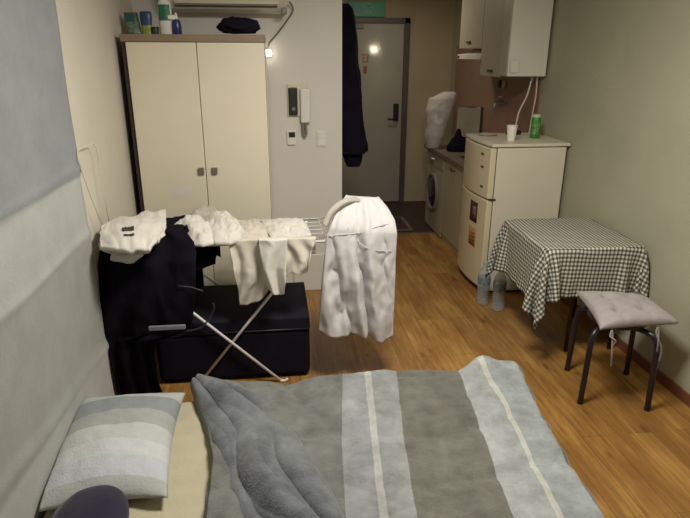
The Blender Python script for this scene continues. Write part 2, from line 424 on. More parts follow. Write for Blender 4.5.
# wardrobe
w0, w1, wf, wb, wt = -.812, -.025, 3.55, 4.10, 1.806
wr = root('wardrobe', 'tall cream two door wardrobe with brown top edge', 'wardrobe', ((w0+w1)/2, 3.8, 0))
bm = bmesh.new(); box(bm, w0, w0+.022, wf-.001, wb, 0, wt-.040); box(bm, w1-.018, w1, wf+.01, wb, 0, wt-.040); box(bm, w0, w1, wb-.01, wb, 0, wt-.040); box(bm, w0+.02, w1-.02, wf+.02, wb-.01, 0, .06)
link_bm('carcass', bm, M['darkside'], wr, bevel=.001, label='dark side panels')
B('top_panel', M['brown'], w0-.004, w1+.004, wf-.008, wb, wt-.040, wt, wr, bevel=.002)
xm = -.405
B('side_cheek', M['dwhite'], w1+.0005, w1+.004, wf, wb, 0, wt-.040, wr, bevel=0)
for a, b, kx in ((w0+.026, xm-.002, -.432), (xm+.002, w1-.002, -.353)):
    d = B('door', M['door_cream'], a, b, wf-.018, wf+.002, .06, wt-.043, wr, bevel=.002)
    bm = bmesh.new(); box(bm, kx-.017, kx+.017, wf-.034, wf-.018, 1.022, 1.062)
    link_bm('handle', bm, mat('wardrobe knob', (104, 98, 86), .4), d, bevel=.004, label='square grey handle')
bm = bmesh.new()
lathe_p = [(-.56+.062*_c(a)*1.15, .92+.03*_s(a)*(1+.2*_s(3*a))) for a in [2*PI*k/24 for k in range(24)]]
f1 = [bm.verts.new((x, wf-.0188, z)) for x, z in lathe_p]; bm.faces.new(f1)
link_bm('worn_patch', bm, mat('pale worn patch', (216, 210, 200), .5), [c for c in wr.children if c.name.startswith('door')][0], label='pale rubbed patch')

# things on the wardrobe
zt = wt+.0005
pu = root('refill_pouch', 'leaning green and clear refill pouch, leftmost on the wardrobe', 'pouch', (-.765, 3.72, zt))
def pouch(u, v):
    x = -.80+.075*u - (.02*v); z = zt+.004+.115*v
    return Vector((x+.01*v*0, 3.70+.03*v-(.014*_s(PI*u)*(1-v)), z))
bm, R = grid(pouch, 10, 12); link_bm('pouch_body', bm, mat('pouch print', (108, 130, 112), .35, .35, 40), pu, smooth=True, solid=.006)
bm = bmesh.new(); box(bm, -.80, -.745, 3.685, 3.689, zt+.07, zt+.115)
for v in bm.verts: v.co.x -= .015; v.co.y += .02
link_bm('print_panel', bm, mat('pouch teal', (30, 84, 84), .4, .2, 60), pu, label='dark teal printed area')
tb = root('lotion_tube', 'upright blue tube with yellow green lower half on the wardrobe', 'tube', (-.692, 3.69, zt))
Lt('tube_body', mat('tube blue', (40, 66, 108), .4, .3, 60), (-.692, 3.69, zt), [(.030, .05), (.034, .09), (.034, .115), (.026, .124)], tb, sy=.6)
Lt('tube_base', mat('tube yellow green', (150, 160, 60), .4, .3, 50), (-.692, 3.69, zt), [(.027, 0), (.029, .01), (.030, .05)], tb, sy=.6, label='yellow green lower half')
jr = root('cream_jar', 'tiny dark jar between the blue tube and the white bottle', 'jar', (-.622, 3.68, zt))
Lt('jar_body', mat('dark jar', (52, 62, 40), .4, .2, 50), (-.645, 3.68, zt), [(.018, 0), (.020, .004), (.020, .028)], jr)
Lt('lid', M['black'], (-.645, 3.68, zt+.028), [(.021, 0), (.021, .012), (.018, .014)], jr)
sb = root('shampoo_bottle', 'tall white bottle with green label on the wardrobe', 'bottle', (-.585, 3.69, zt))
Lt('bottle_body', M['white'], (-.585, 3.69, zt), [(.034, 0), (.038, .006), (.038, .15), (.034, .175), (.016, .19), (.014, .20)], sb, sy=.7)
Lt('cap', M['white'], (-.585, 3.69, zt+.2), [(.017, 0), (.017, .035), (.012, .04)], sb)
bm = bmesh.new()
def lab(u, v): a = -PI/2+(u-.5)*1.9; return Vector((-.585+.0388*_c(a), 3.69+.7*.0388*_s(a), zt+.075+.085*v))
bm, R = grid(lab, 12, 4); lb = link_bm('label_panel', bm, mat('label green', (32, 112, 80), .5, .3, 70), sb, smooth=True)
def lab2(u, v): a = -PI/2+(u-.3)*1.1; return Vector((-.553+.0392*_c(a), 3.69+.7*.0392*_s(a), zt+.082+.022*v))
bm, R = grid(lab2, 8, 3); link_bm('label_stripe', bm, M['paper'], lb, smooth=True)
pb = root('pump_bottle', 'small blue pump bottle with white nozzle on the wardrobe', 'bottle', (-.523, 3.68, zt))
Lt('bottle_body', mat('blue bottle', (34, 44, 104), .3, .15, 60), (-.523, 3.68, zt), [(.024, 0), (.027, .005), (.026, .055), (.020, .078), (.010, .085)], pb)
Lt('pump', M['white'], (-.523, 3.68, zt+.085), [(.010, 0), (.009, .02), (.006, .022), (.006, .032), (.003, .034)], pb)
tag(heap('folded_dark_cloth', M['coatcloth'], (-.175, 3.70, zt+.046), (.122, .10, .050), 5, .30, 14, sub=4, flat=.035), 'crumpled black navy cloth bundle on top of the wardrobe', 'cloth')

# air conditioner above the wardrobe
ac = root('air_conditioner', 'white wall mounted air conditioner above the wardrobe', 'air conditioner', (-.24, 4.05, 1.97))
def acf(u, v):
    pr_ = [(4.125, 1.95), (4.02, 1.945), (3.95, 1.965), (3.925, 2.01), (3.925, 2.20), (3.95, 2.24), (4.125, 2.24)]
    y, z = lerp_poly(pr_, v); return Vector((-.60+.72*u, y, z))
bm, R = grid(acf, 6, 40); bm.faces.new([r[0] for r in R]); bm.faces.new([r[-1] for r in R][::-1])
link_bm('casing', bm, mat('ac plastic', (206, 198, 178), .4), ac, smooth=False, bevel=.004)
B('outlet_slot', M['seal'], -.56, .06, 3.928, 3.97, 1.975, 1.985, ac, bevel=.001)
B('louvre', M['dwhite'], -.56, .07, 3.915, 3.925, 1.992, 2.012, ac, bevel=.002)
B('end_bracket', M['grey'], .085, .118, 3.93, 4.0, 1.94, 1.975, ac, bevel=.004)

cb = tag(T('cable', mat('grey cable', (116, 110, 100), .6), [(.14, 4.06, 2.02), PY(293, 10, 4.09), PY(286, 22, 4.105), PY(277, 34, 4.105), PY(270, 42, 4.105), PY(268, 47, 4.105)], .006, sm=6), 'grey cable curving down the wall from the air conditioner', 'cable')
lp = root('wall_glint', 'small glowing bulb added as a light glint on the wall beside the wardrobe', 'lamp', PY(268, 53, 4.12))  # glowing bulb added in place of a light reflection on the wallpaper
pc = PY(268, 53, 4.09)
Lt('lamp_bulb', mat('glint glow', (255, 250, 235), .4, 0, 5, emit=7), (pc.x, pc.y, pc.z-.024), [(.004, 0), (.018, .006), (.026, .022), (.022, .036), (.008, .045)], lp)
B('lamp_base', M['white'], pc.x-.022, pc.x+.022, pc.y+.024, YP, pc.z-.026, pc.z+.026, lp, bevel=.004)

# intercom
ic = root('intercom', 'white wall intercom with black door viewer and handset', 'intercom', (.19, YP, 1.38))
B('back_plate', M['dwhite'], .110, .250, YP-.018, YP, 1.30, 1.515, ic, bevel=.004)
B('viewer_panel', M['black'], .117, .178, YP-.034, YP-.018, 1.305, 1.49, ic, bevel=.008)
Lt('button_ring', M['grey'], (.15, YP-.036, 1.345), [(.012, -.0), (.012, .001)], ic) if False else None
bm = bmesh.new(); bmesh.ops.create_cone(bm, cap_ends=True, segments=20, radius1=.012, radius2=.012, depth=.006, matrix=Matrix.Translation((.15, YP-.036, 1.35)) @ Matrix.Rotation(PI/2, 4, 'X'))
link_bm('button', bm, M['grey'], ic)
hs = B('handset', M['white'], .196, .264, YP-.052, YP-.018, 1.255, 1.485, ic, bevel=.012)
T('handset_cord', M['grey'], [(.222, YP-.03, 1.262), (.212, YP-.03, 1.24), (.214, YP-.03, 1.18), (.226, YP-.03, 1.165), (.234, YP-.03, 1.19), (.230, YP-.03, 1.25)], .009, ic, sm=6)
th = root('thermostat', 'small white thermostat with black display under the intercom', 'thermostat', (.13, YP, 1.15))
B('case', M['white'], .100, .160, YP-.018, YP+.001, 1.103, 1.203, th, bevel=.004)
B('display', M['black'], .112, .156, YP-.0195, YP-.0175, 1.155, 1.192, th, bevel=.001)
sw = root('light_switch', 'white double light switch right of the thermostat', 'switch', (.34, YP, 1.14))
B('switch_plate', M['white'], .308, .372, YP-.010, YP, 1.086, 1.196, sw, bevel=.003)
for k in (0, 1): B('rocker', M['white'], .318, .362, YP-.014, YP-.009, 1.096+k*.048, 1.140+k*.048, sw, bevel=.002)

# coat by the passage wall
hk = tag(T('coat_hook', M['metal'], [(XS, 4.72, 2.02), (XS+.06, 4.72, 2.02), (XS+.09, 4.72, 2.05)], .007), 'metal coat hook high on the passage wall', 'hook')
Yc = 4.7
def cn(p, u, v): return .014*_s(2*PI*5*u+3*fbm((0, 0, p.z), 2, 2, 3))*v + .012*fbm(p, 7, 3, 4)
def zx(x, y): q = PY(x, y, Yc); return q.z, q.x
rows = []
for y, x in ((4, 350), (8, 353), (16, 354.5), (40, 357), (80, 360), (120, 364), (145, 367), (151, 367)):
    z, xx = zx(x, y); h = .03+.13*min(1, y/60); rows.append((z, XS+.006, xx, Yc-h, Yc+h))
ct = root('coat', 'long black coat hanging beside the passage corner', 'coat', (.58, 4.7, 1.0))
bm = ring_loft(rows, cn, 60, 60, 2.2); link_bm('coat_body', bm, M['coatcloth'], ct, smooth=True)
rows = []
for y, x0, x1 in ((140, 338, 360), (152, 341, 362), (160, 344, 361), (165, 346, 359)):
    z, a = zx(x0, y); z, b_ = zx(x1, y); rows.append((z, max(a, XS+.01), b_, Yc-.09, Yc-.01))
bm = ring_loft(rows, None, 30, 16, 2.2); link_bm('coat_sleeve', bm, M['coatcloth'], ct, smooth=True)

# =============================================================== LAUNDRY AREA
# suitcase
sc = root('suitcase', 'large black soft suitcase lying flat behind the drying rack', 'suitcase', (-.13, 3.1, 0))
def scn(p, u, v): return .004*fbm(p, 4, 3, 2)
def rbox(name, mt, x0, x1, y0, y1, z0, z1, parent, bev, label=None):
    bm = bmesh.new(); box(bm, x0, x1, y0, y1, z0, z1)
    bmesh.ops.subdivide_edges(bm, edges=bm.edges, cuts=6, use_grid_fill=True)
    for v in bm.verts:
        c = Vector(((x0+x1)/2, (y0+y1)/2, (z0+z1)/2)); d = v.co-c
        v.co += Vector((0, 0, .006*fbm(v.co, 5, 2, 3)))
    o = link_bm(name, bm, mt, parent, bevel=bev, label=label, segs=4); return o
rbox('case_body', M['suitcase'], -.66, .160, 2.848, 3.37, .012, .30, sc, .03)
rbox('lid', M['suit_top'], -.661, .161, 2.847, 3.371, .285, .368, sc, .018)
T('zipper', M['black'], [(-.64, 2.846, .299), (.148, 2.846, .299), (.162, 2.87, .299), (.162, 3.35, .299)], .004, sc)
for x in (-.60, .12):
    for y in (2.89, 3.32): Lt('foot_stud', M['black'], (x, y, 0), [(.012, 0), (.016, .014)], sc)

# drying rack
RY0, RY1, RZ = 2.82, 3.25, .800
rk = root('drying_rack', 'white wire folding clothes drying rack with crossed legs', 'drying rack', (-.25, 3.0, 0))
xl, xr = -.80, .245
rf = [(xl, RY0, RZ), (xr, RY0, RZ), (xr, RY1, RZ), (xl, RY1, RZ)]
bm = bmesh.new(); tube(bm, rf, .0065, 8, closed=True)
link_bm('top_frame', bm, M['coated'], rk, smooth=True)
bm = bmesh.new()
for k in range(1, 6):
    y = RY0+(RY1-RY0)*k/6; tube(bm, [(xl, y, RZ), (xr, y, RZ)], .002, 6)
link_bm('wires', bm, M['coated'], rk, smooth=True)
for (a, b_) in (((-.006, 0), (-.80, .79)), ((-.45, .0), (.180, .79))):
    for y in (RY0+.0, RY1+.0):
        yo = y + (.008 if a[0] < -.1 else -.008)
        if y == RY1: yo = 3.515 if a[0] < -.1 else 3.50
        yt = RY0 if y == RY0 else RY1
        pts = [(a[0], yo, .008), (b_[0], yo if y == RY0 else RY1, b_[1])]
        T('leg', M['coated'], pts, .0075, rk)
        T('foot', M['coated'], [(a[0]-.004, yo, .0085), (a[0]+.024, yo-.004, .0085), (a[0]+.036, yo-.004, .020)] if a[0] > -.1 else [(a[0]+.004, yo, .0085), (a[0]-.03, yo-.004, .0085)], .008, rk, sm=4)
# raised left wing by the wall, right wing
wl = [(-.815, 2.83, .81), (-.822, 2.60, 1.28), (-.822, 2.63, 1.315), (-.822, 2.80, 1.325), (-.822, 2.85, 1.30), (-.812, 3.06, .81)]
wl = [PX(103, 228, -.812), PX(89, 192, -.815), PX(78, 160, -.818), PX(77.5, 151, -.818), PX(84, 146, -.818), PX(93, 143.5, -.818), PX(96.5, 149, -.818), PX(102, 184, -.815), PX(109, 222, -.812)]
T('left_wing', M['dwhite'], wl, .0022, rk, label='thin wire wing folded up against the wall')
WR = .47
wg = [(xr, RY0+.01, RZ+.002), (WR+.08, RY0+.01, RZ+.062), (WR+.08, RY1-.01, RZ+.10), (xr, RY1-.01, RZ+.004)]
T('right_wing', M['coated'], wg, .005, rk)
bm = bmesh.new()
for k in range(1, 6):
    y = RY0+(RY1-RY0)*k/6; tube(bm, [(xr, y, RZ+.003), (WR+.08, y, RZ+.062+.038*k/6)], .002, 6)
link_bm('wing_wires', bm, M['coated'], rk, smooth=True)

# black clothes hanging at left end of the rack
def blk(u, v):
    # v 0..0.72 front from the floor up, .72..0.85 over the top, .85..1 rear fall
    zt_ = .885
    if v < .72:
        k = v/.72; z = .035+(zt_-.035)*k
        xr_ = np.interp(z, [.03, .10, .30, .38, .40, .60, .80, .84, .9], [-.62, -.625, -.62, -.60, -.44, -.40, -.385, -.40, -.46])
        x0_ = -.838
        x = x0_+(xr_-x0_)*u
        y = 2.70-.06*_s(PI*min(1, k*1.0))*.9 + .10*max(0, k-.86)/.14*1.1
        n = .016*_s(u*17+2*_s(z*6)+1)+.018*fbm((x*1.5, 0, z*.8), 6, 3, 7)
        return Vector((x, y-n, z))
    if v < .86:
        k = (v-.72)/.14
        x0_ = -.838; xr_ = -.46+(-.44+.46)*k
        x = x0_+(xr_-x0_)*u; return Vector((x, 2.81+(.16+.30*u)*k, zt_-.03*k+.012*fbm((x, k, 0), 9, 3, 5)))
    k = (v-.86)/.14
    return Vector((-.838+.40*u, 2.97+.30*u+.01*_s(u*12), zt_-.03-.45*k))
bm, R = grid(blk, 70, 110)
bcl = tag(link_bm('black_coat', bm, M['blackcloth'], None, smooth=True, solid=.006), 'long black coat draped over the left end of the drying rack', 'coat')
# black top between the white garments
bt = cloth_panel('black_shirt', M['blackcloth'], [(185, 226), (200, 238), (219, 246)], [(187, 276), (202, 268), (216, 263)], 2.875, 1.2, .01, 3, back=.1, over=.05)
tag(bt, 'small black garment sleeve hanging under the crumpled white top', 'shirt')
# hanger
hg = root('clothes_hanger', 'curved black clothes hanger with grey bar below the black coat', 'hanger', (-.5, 2.63, .4))
T('hanger_arm', mat('hanger black', (40, 38, 48), .3), [PY(186, 331, 2.63), PY(200, 328, 2.63), PY(209, 319, 2.63), PY(214, 309, 2.63), PY(213, 303, 2.63)], .0045, hg, sm=6)
a, b_ = PY(149, 328, 2.60), PY(186, 328, 2.60)
B('hanger_bar', mat('grey bar', (120, 120, 128), .3), a.x, b_.x, 2.585, 2.60, a.z-.011, a.z+.013, hg, bevel=.005, label='flat grey bar')
T('cord', mat('hanger cord', (58, 58, 66), .5), [PY(178, 286, 2.63), PY(190, 287, 2.63), PY(203, 291, 2.63)], .002, hg, sm=5)

# white tee heap with black print on top-left
tee = root('white_tshirt', 'folded white t-shirt with small black print on the black coat', 't-shirt', (-.70, 2.82, .89))
def teef(u, v):
    pts_t = [(101, 229), (111, 222), (128, 218), (146, 214), (166, 212)]
    pts_b = [(100, 247), (112, 250), (130, 252), (150, 249), (164, 236)]
    t = PZ(*lerp_poly(pts_t, u), .93); b = PZ(*lerp_poly(pts_b, u), .90)
    p = t.lerp(b, v); p.x = max(p.x, -.84)
    p.z += .030*_s(PI*v)*_s(PI*min(1, max(0, u)))+.016*ridge((u*2, v, 0), 1.6, 3)-.01+.010*fbm((u*3, v*2, 0), 2, 3, 4)
    return p
bm, R = grid(teef, 50, 30)
link_bm('folded_body', bm, M['whitecloth'], tee, smooth=True, solid=.02)
def teef2(u, v):
    t = PY(*lerp_poly([(99, 243), (112, 249), (132, 250), (150, 247)], u), 2.655); b = PY(*lerp_poly([(101, 249), (112, 253), (132, 256), (150, 252)], u), 2.64)
    p = t.lerp(b, v); p.x = max(p.x, -.84); p.y -= .012*_s(PI*v)+.006*fbm((u*4, v, 0), 2, 2, 1); return p
bm, R = grid(teef2, 40, 12); link_bm('front_fold', bm, M['whitecloth'], tee, smooth=True, solid=.012)
def teef3(u, v):
    t = PY(*lerp_poly([(114, 250), (125, 253), (143, 250)], u), 2.635); b = PY(*lerp_poly([(111, 259), (126, 262), (133, 262), (143, 254)], u), 2.625)
    p = t.lerp(b, v); p.x = max(p.x, -.84); p.y -= .016*_s(PI*v)+.004*_s(u*15); return p
bm, R = grid(teef3, 30, 12); link_bm('rolled_sleeve', bm, M['whitecloth'], tee, smooth=True, solid=.014)
# print, lying on the cloth
def onprint(px0, px1, py0, py1, zz, bend=0):
    bm = bmesh.new()
    def f(u, v):
        x = px0+(px1-px0)*u; y = py0+(py1-py0)*v+bend*_s(PI*u)-1.2*u
        du = min(1, max(0, (x-101)/63)); 
        best = None
        # drop onto teef surface
        tgt = None
        for vv in np.linspace(0, 1, 41):
            p = teef(du, vv)
            d = p-Vector((0, 0, H)); dd = Vector((d.dot(r2), -d.dot(u2), d.dot(fwd)))
            yy = 259+F*dd.y/dd.z
            if tgt is None or abs(yy-y) < best: best = abs(yy-y); tgt = p
        return tgt+Vector((0, -.004, .0135))
    bm, R = grid(f, 10, 3); return bm
link_bm('black_print', onprint(123, 134, 230, 233.5, 0), M['black'], tee, solid=.001, label='small black emblem print')
link_bm('black_print', onprint(124.5, 134, 237, 238.3, 0, .8), M['black'], tee, solid=.001, label='thin black curved line print')

# crumpled white tops on the rack
def surf(name, mt, top, bot, Yt, zt0, zb0, seed, h=.03, label=None, parent=None, cat='shirt'):
    def f(u, v):
        t = PZ(*lerp_poly(top, u), zt0); b = PZ(*lerp_poly(bot, u), zb0)
        p = t.lerp(b, v)
        e = (_s(PI*u)**.5)*(_s(PI*min(1, max(0, v)))**.5) if 0 < u < 1 and 0 < v < 1 else 0
        p.z += h*e+ e*(.040*ridge((p.x, p.y, 0), 8, seed)+.03*fbm((p.x, p.y, 1), 13, 4, seed))
        p.y += .01*e*fbm((p.x, p.y, 3), 10, 3, seed)
        return p
    bm, R = grid(f, 70, 50)
    return link_bm(name, bm, mt, parent, smooth=True, solid=.012, label=label)
wt2 = surf('crumpled_shirt', M['greycloth'], [(188, 224), (194, 215), (204, 211), (216, 212), (224, 219)], [(188, 230), (200, 234), (212, 234), (226, 230)], 0, .85, .83, 9, .03)
tag(wt2, 'grey crumpled shirt at the back of the white heap on the rack', 'shirt')
wt1 = surf('crumpled_undershirt', M['whitecloth'], [(175, 230), (184, 224), (196, 222), (208, 225), (214, 233)], [(171, 236), (178, 241), (190, 246), (203, 247), (216, 244)], 0, .845, .812, 5, .035)
tag(wt1, 'crumpled white undershirt with dark creases, leftmost on the rack top', 'undershirt', 'undershirts drying on the rack')
wt3 = surf('crumpled_undershirt', M['whitecloth'], [(205, 224), (214, 216), (226, 217), (236, 223), (243, 231)], [(206, 242), (216, 245), (230, 245), (240, 242), (244, 238)], 0, .85, .812, 14, .04)
tag(wt3, 'white crumpled undershirt on the rack beside the hanging cream undershirt', 'undershirt', 'undershirts drying on the rack')

# hanging cream undershirts
g1 = cloth_panel('hanging_undershirt', M['creamcloth'], [(229, 240), (248, 239), (271, 239)], [(236, 278), (240, 302), (247, 304), (262, 296), (268, 290)], 2.815, 2.2, .028, 2, label=None)
tag(g1, 'cream undershirt hanging lowest from the rack front rail', 'undershirt', 'undershirts drying on the rack')
g2 = cloth_panel('hanging_undershirt', M['whitecloth'], [(259, 239), (272, 239), (287, 239)], [(266, 286), (274, 291), (281, 294), (284, 292)], 2.775, 1.3, .032, 5)
tag(g2, 'narrow twisted white undershirt hanging in the middle of the rack', 'undershirt', 'undershirts drying on the rack')
g3 = cloth_panel('hanging_undershirt', M['creamcloth'], [(276, 238), (294, 238), (316, 238)], [(281, 276), (288, 274), (293, 270), (300, 272), (307, 271), (309, 258)], 2.812, 2.0, .028, 8)
tag(g3, 'short cream undershirt hanging nearest the white shirt', 'undershirt', 'undershirts drying on the rack')
# top lying portions of those garments between rails
for nm, par, tp, bt_, sd in (('upper_fold', g1, [(236, 224), (250, 222), (265, 225)], [(231, 240), (248, 240), (268, 240)], 3), ('upper_fold', g3, [(262, 222), (285, 221), (300, 221), (306, 224)], [(272, 240), (290, 240), (300, 239), (311, 236)], 6)):
    surf(nm, M['creamcloth'] if sd == 3 else M['whitecloth'], tp, bt_, 0, .806, .806, sd, .008, parent=par)

# large white shirt
sh = root('white_shirt', 'large white shirt draped over the right end of the rack', 'shirt', (.42, 2.9, .3))
def shf(u, v):
    rowsL = [(202, 350), (210, 341), (222, 333), (235, 327), (252, 325), (280, 322), (305, 320), (330, 319)]
    rowsR = [(204, 384), (212, 391), (222, 396), (235, 397), (252, 396), (280, 395), (305, 394), (333, 393)]
    yl, xl_ = lerp_poly(rowsL, v); yr, xr_ = lerp_poly(rowsR, v)
    hem = 0
    if v > .9: hem = (v-.9)/.1*(2.5*_s(u*9)+ (5*u if u < .85 else 5*.85-12*(u-.85)))
    Yf = 2.79
    k = v
    a = PY(xl_, yl, Yf); b = PY(xr_, yr, Yf)
    p = PY(xl_+(xr_-xl_)*u, yl+(yr-yl)*u+hem, Yf)
    bulge = .07*(_s(PI*u)**.7 if 0 < u < 1 else 0)
    # deep diagonal folds from upper-left to lower-right
    s = (u*1.0 - (v)*.42)
    nz = fbm((u*1.5, v*1.2, 0), 2, 3, 5)
    fo = .062*abs(_s(PI*(2.6*s+.45*nz+.2)))**.8+.010*_s(2*PI*4.3*s+2*v+1+2*nz)-.03
    fo *= min(1, max(.34, (v-.10)*2.2))*(_s(PI*u)**.4 if 0 < u < 1 else 0)
    p.y = Yf - bulge*.4 - fo - .006*fbm((p.x, 0, p.z), 7, 3, 2) + .16*(1-min(1, v/.25))**1.5
    return p
bm, R = grid(shf, 90, 110)
body = link_bm('front_panel', bm, M['shirt'], sh, smooth=True, solid=.003)
def shb(u, v):
    rowsL = [(203, 350), (215, 338), (240, 330), (280, 324), (318, 323)]; rowsR = [(205, 384), (215, 392), (240, 396), (280, 395), (322, 393)]
    yl, xl_ = lerp_poly(rowsL, v); yr, xr_ = lerp_poly(rowsR, v)
    p = PY(xl_+(xr_-xl_)*u, yl+(yr-yl)*u, 2.79); c = PY(360, 260, 2.79)
    ef = 2.795+.16*(1-min(1, v*.25/.20*1.0/1.0 if v < .25 else 1))**1.5; k = _s(PI*u)**.5 if 0 < u < 1 else 0
    p.y = ef+(2.95+.27*min(1, v*1.5)-.02*_s(9*u+2*v)-ef)*k*min(1, v*8)
    return p
bm, R = grid(shb, 50, 50); link_bm('back_panel', bm, M['shirt_in'], sh, smooth=True, solid=.003)
# collar band
col_pts = [PY(*q, Y) for q, Y in (((325, 225), 2.80), ((330, 214), 2.82), ((338, 206), 2.84), ((347, 201), 2.86), ((357, 200), 2.90), ((366, 205), 2.93))]
def colf(u, v):
    i = lerp_poly([tuple(p) for p in smoothpath(col_pts, 5)], u); p = Vector(i)
    p.z += .030*(v-.5)*(.6+.4*_s(PI*u)); p.x += .03*(.5-v)*(1-u); p.y -= .02*_s(PI*v); return p
bm, R = grid(colf, 60, 8); link_bm('collar', bm, M['greycloth'], sh, smooth=True, solid=.004, label='turned up collar')
def seam(name, pxs, Yo, r=.002):
    pts = []
    for (x, y) in pxs:
        # find front panel depth at that pixel
        best = None
        for uu in np.linspace(0, 1, 41):
            for vv in np.linspace(0, 1, 41):
                p = shf(uu, vv); d = p-Vector((0, 0, H)); X_, Y_, Z_ = d.dot(r2), -d.dot(u2), d.dot(fwd)
                e = (345+F*X_/Z_-x)**2+(259+F*Y_/Z_-y)**2
                if best is None or e < best[0]: best = (e, p)
        pts.append(best[1]+Vector((0, -.006, 0)))
    return T(name, M['shirt'], pts, r, sh, sm=5)
seam('shoulder_seam', [(329, 234), (345, 234), (360, 231), (378, 226), (396, 222)], 0)
seam('armhole_seam', [(348, 228), (358, 240), (366, 248), (378, 251), (392, 249)], 0)

# =============================================================== BED
bd = root('mattress', 'low mattress with cream sheet on the floor along the left wall', 'bed', (.1, 1.8, 0))
def rb(name, mt, x0, x1, y0, y1, z0, z1, parent, bev):
    bm = bmesh.new(); box(bm, x0, x1, y0, y1, z0, z1); return link_bm(name, bm, mt, parent, bevel=bev, segs=4)
rb('mattress_core', M['sheet'], -.815, 1.04, 1.16, 2.33, .004, .222, bd, .03)
def shtf(u, v):
    x = -.815+.62*u; y = 1.16+1.182*v
    e = min(1, u*12, 1e9, v*14, (1-v)*14)
    z = .224+.010*e+.006*_s(y*55+4*_s(x*5)+2*fbm((x,y,0),4,2,2))*_s(PI*min(1, u*1.2))+.004*fbm((x, y, 0), 8, 3, 2)
    if v > .975: z -= .08*(v-.975)/.025
    return Vector((x, y, z))
bm, R = grid(shtf, 70, 110); link_bm('sheet', bm, M['sheet'], bd, smooth=True, solid=.004)

# pillow
def pil(sign):
    co = {'fl': Vector((-.80, 2.34, .30)), 'fr': Vector((-.435, 2.33, .30)), 'nr': Vector((-.42, 1.72, .285)), 'nl': Vector((-.795, 1.66, .275))}
    fl, fr = PZ(76, 399, .33), PZ(186, 392, .30); nr, nl = PZ(168, 498, .28), PZ(30, 514, .27)
    def f(u, v):
        a = fl.lerp(fr, u); b = nl.lerp(nr, u); p = a.lerp(b, v)
        # pinch edges inward
        c = (fl+fr+nl+nr)/4
        su = (4*u*(1-u)); sv = 4*v*(1-v)
        inx = .020*sv*(1 if u < .5 else -1)*(abs(2*u-1)**6); p.x += inx
        p.y += .02*su*(abs(2*v-1)**6)*(1 if v > .5 else -1)
        th = (max(0, su)**.55)*(max(0, sv)**.55)
        n = .010*fbm((p.x, p.y, 0), 9, 3, 4)*th
        if sign > 0: p.z += .085*th+n
        else: p.z -= .035*th
        p.x = max(p.x, -.826+.012*(1-th))
        return p
    return f
def pil_all(u, v):
    return pil(1)(u, v)
bm = bmesh.new(); lay = bm.verts.layers.float.new('u')
nu, nv = 60, 60
top = [[bm.verts.new(pil(1)(i/nu, j/nv)) for i in range(nu+1)] for j in range(nv+1)]
fb = pil(-1)
bot_ = [[top[j][i] if i in (0, nu) or j in (0, nv) else bm.verts.new(fb(i/nu, j/nv)) for i in range(nu+1)] for j in range(nv+1)]
for j in range(nv+1):
    for i in range(nu+1):
        w_ = j/nv + .02*_s(PI*i/nu)
        top[j][i][lay] = w_; bot_[j][i][lay] = w_
for G, s_ in ((top, 1), (bot_, -1)):
    for j in range(nv):
        for i in range(nu):
            q = (G[j][i], G[j+1][i], G[j+1][i+1], G[j][i+1]); bm.faces.new(q if s_ > 0 else q[::-1])
M['pillow'] = m_stripes('striped pillow weave', [(0, (168, 171, 167)), (.15, (130, 136, 138)), (.34, (154, 157, 151)), (.50, (180, 183, 178)), (.64, (190, 192, 191)), (.76, (182, 186, 190)), (.90, (168, 170, 166))], noise_amt=.12, ns=30, sheen=.1, bst=.3)
po = link_bm('pillow', bm, M['pillow'], None, smooth=True)
tag(po, 'pillow in grey striped cover on the cream sheet', 'pillow')

# navy round cushion
nv_ = root('round_cushion', 'dark navy rounded cushion at the corner of the striped pillow', 'cushion', (-.66, 1.52, .3))
bm = bmesh.new(); bmesh.ops.create_icosphere(bm, subdivisions=4, radius=1)
cN = Vector((-.60, 1.465, .352))
for v in bm.verts:
    n = v.co.copy(); v.co = Vector((math.copysign(abs(n.x)**.85, n.x)*.125, math.copysign(abs(n.y)**.9, n.y)*.13, n.z*.065*(1+.1*fbm(n, 2, 2, 1))))
    v.co = Matrix.Rotation(.35, 3, 'X') @ Matrix.Rotation(-.25, 3, 'Y') @ v.co + cN
link_bm('cushion_body', bm, M['navy'], nv_, smooth=True)

# blanket -----------------------------------------------------------------
BZ = .262
def onbed(x, y, z=BZ): p = PZ(x, y, z); return (p.x, p.y)
# polylines of constant u, far -> near, surveyed on the bed plane then extended
def ext(a, b): 
    a, b = Vector(a+(0,)), Vector(b+(0,)); d = (b-a)/(b.y-a.y); q = a+d*(1.16-a.y); return (q.x, q.y)
lines = []
def ln(u, pxs):
    P = [onbed(*q) for q in pxs]; P.append(ext(P[-2], P[-1])); lines.append((u, P))
ln(0.00, [(196, 386), (206, 420), (214, 465), (208, 518)])
ln(0.12, [(244, 388), (256, 430), (266, 518)])
ln(0.22, [(296, 388), (302, 440), (308, 518)])
ln(0.30, [(342, 375), (341, 446), (345, 518)])
ln(0.38, [(364, 374), (371, 442), (379, 518)])
ln(0.395, [(370, 373), (377, 442), (387, 518)])
ln(0.47, [(396, 372), (403, 440), (416, 518)])
ln(0.70, [(459, 372), (490, 456), (513, 518)])
ln(0.80, [(477, 366), (503, 407), (531, 467), (555, 518)])
ln(0.815, [(482, 364), (508, 407), (536, 467), (562, 518)])
ln(1.00, [(512, 363), (533, 410), (560, 459), (597, 518)])
def bl_xy(u, v):
    for (ua, A), (ub, Bq) in zip(lines, lines[1:]):
        if u <= ub or ub == 1.0:
            k = (u-ua)/(ub-ua); a = lerp_poly(A, v); b = lerp_poly(Bq, v)
            return a[0]+(b[0]-a[0])*k, a[1]+(b[1]-a[1])*k
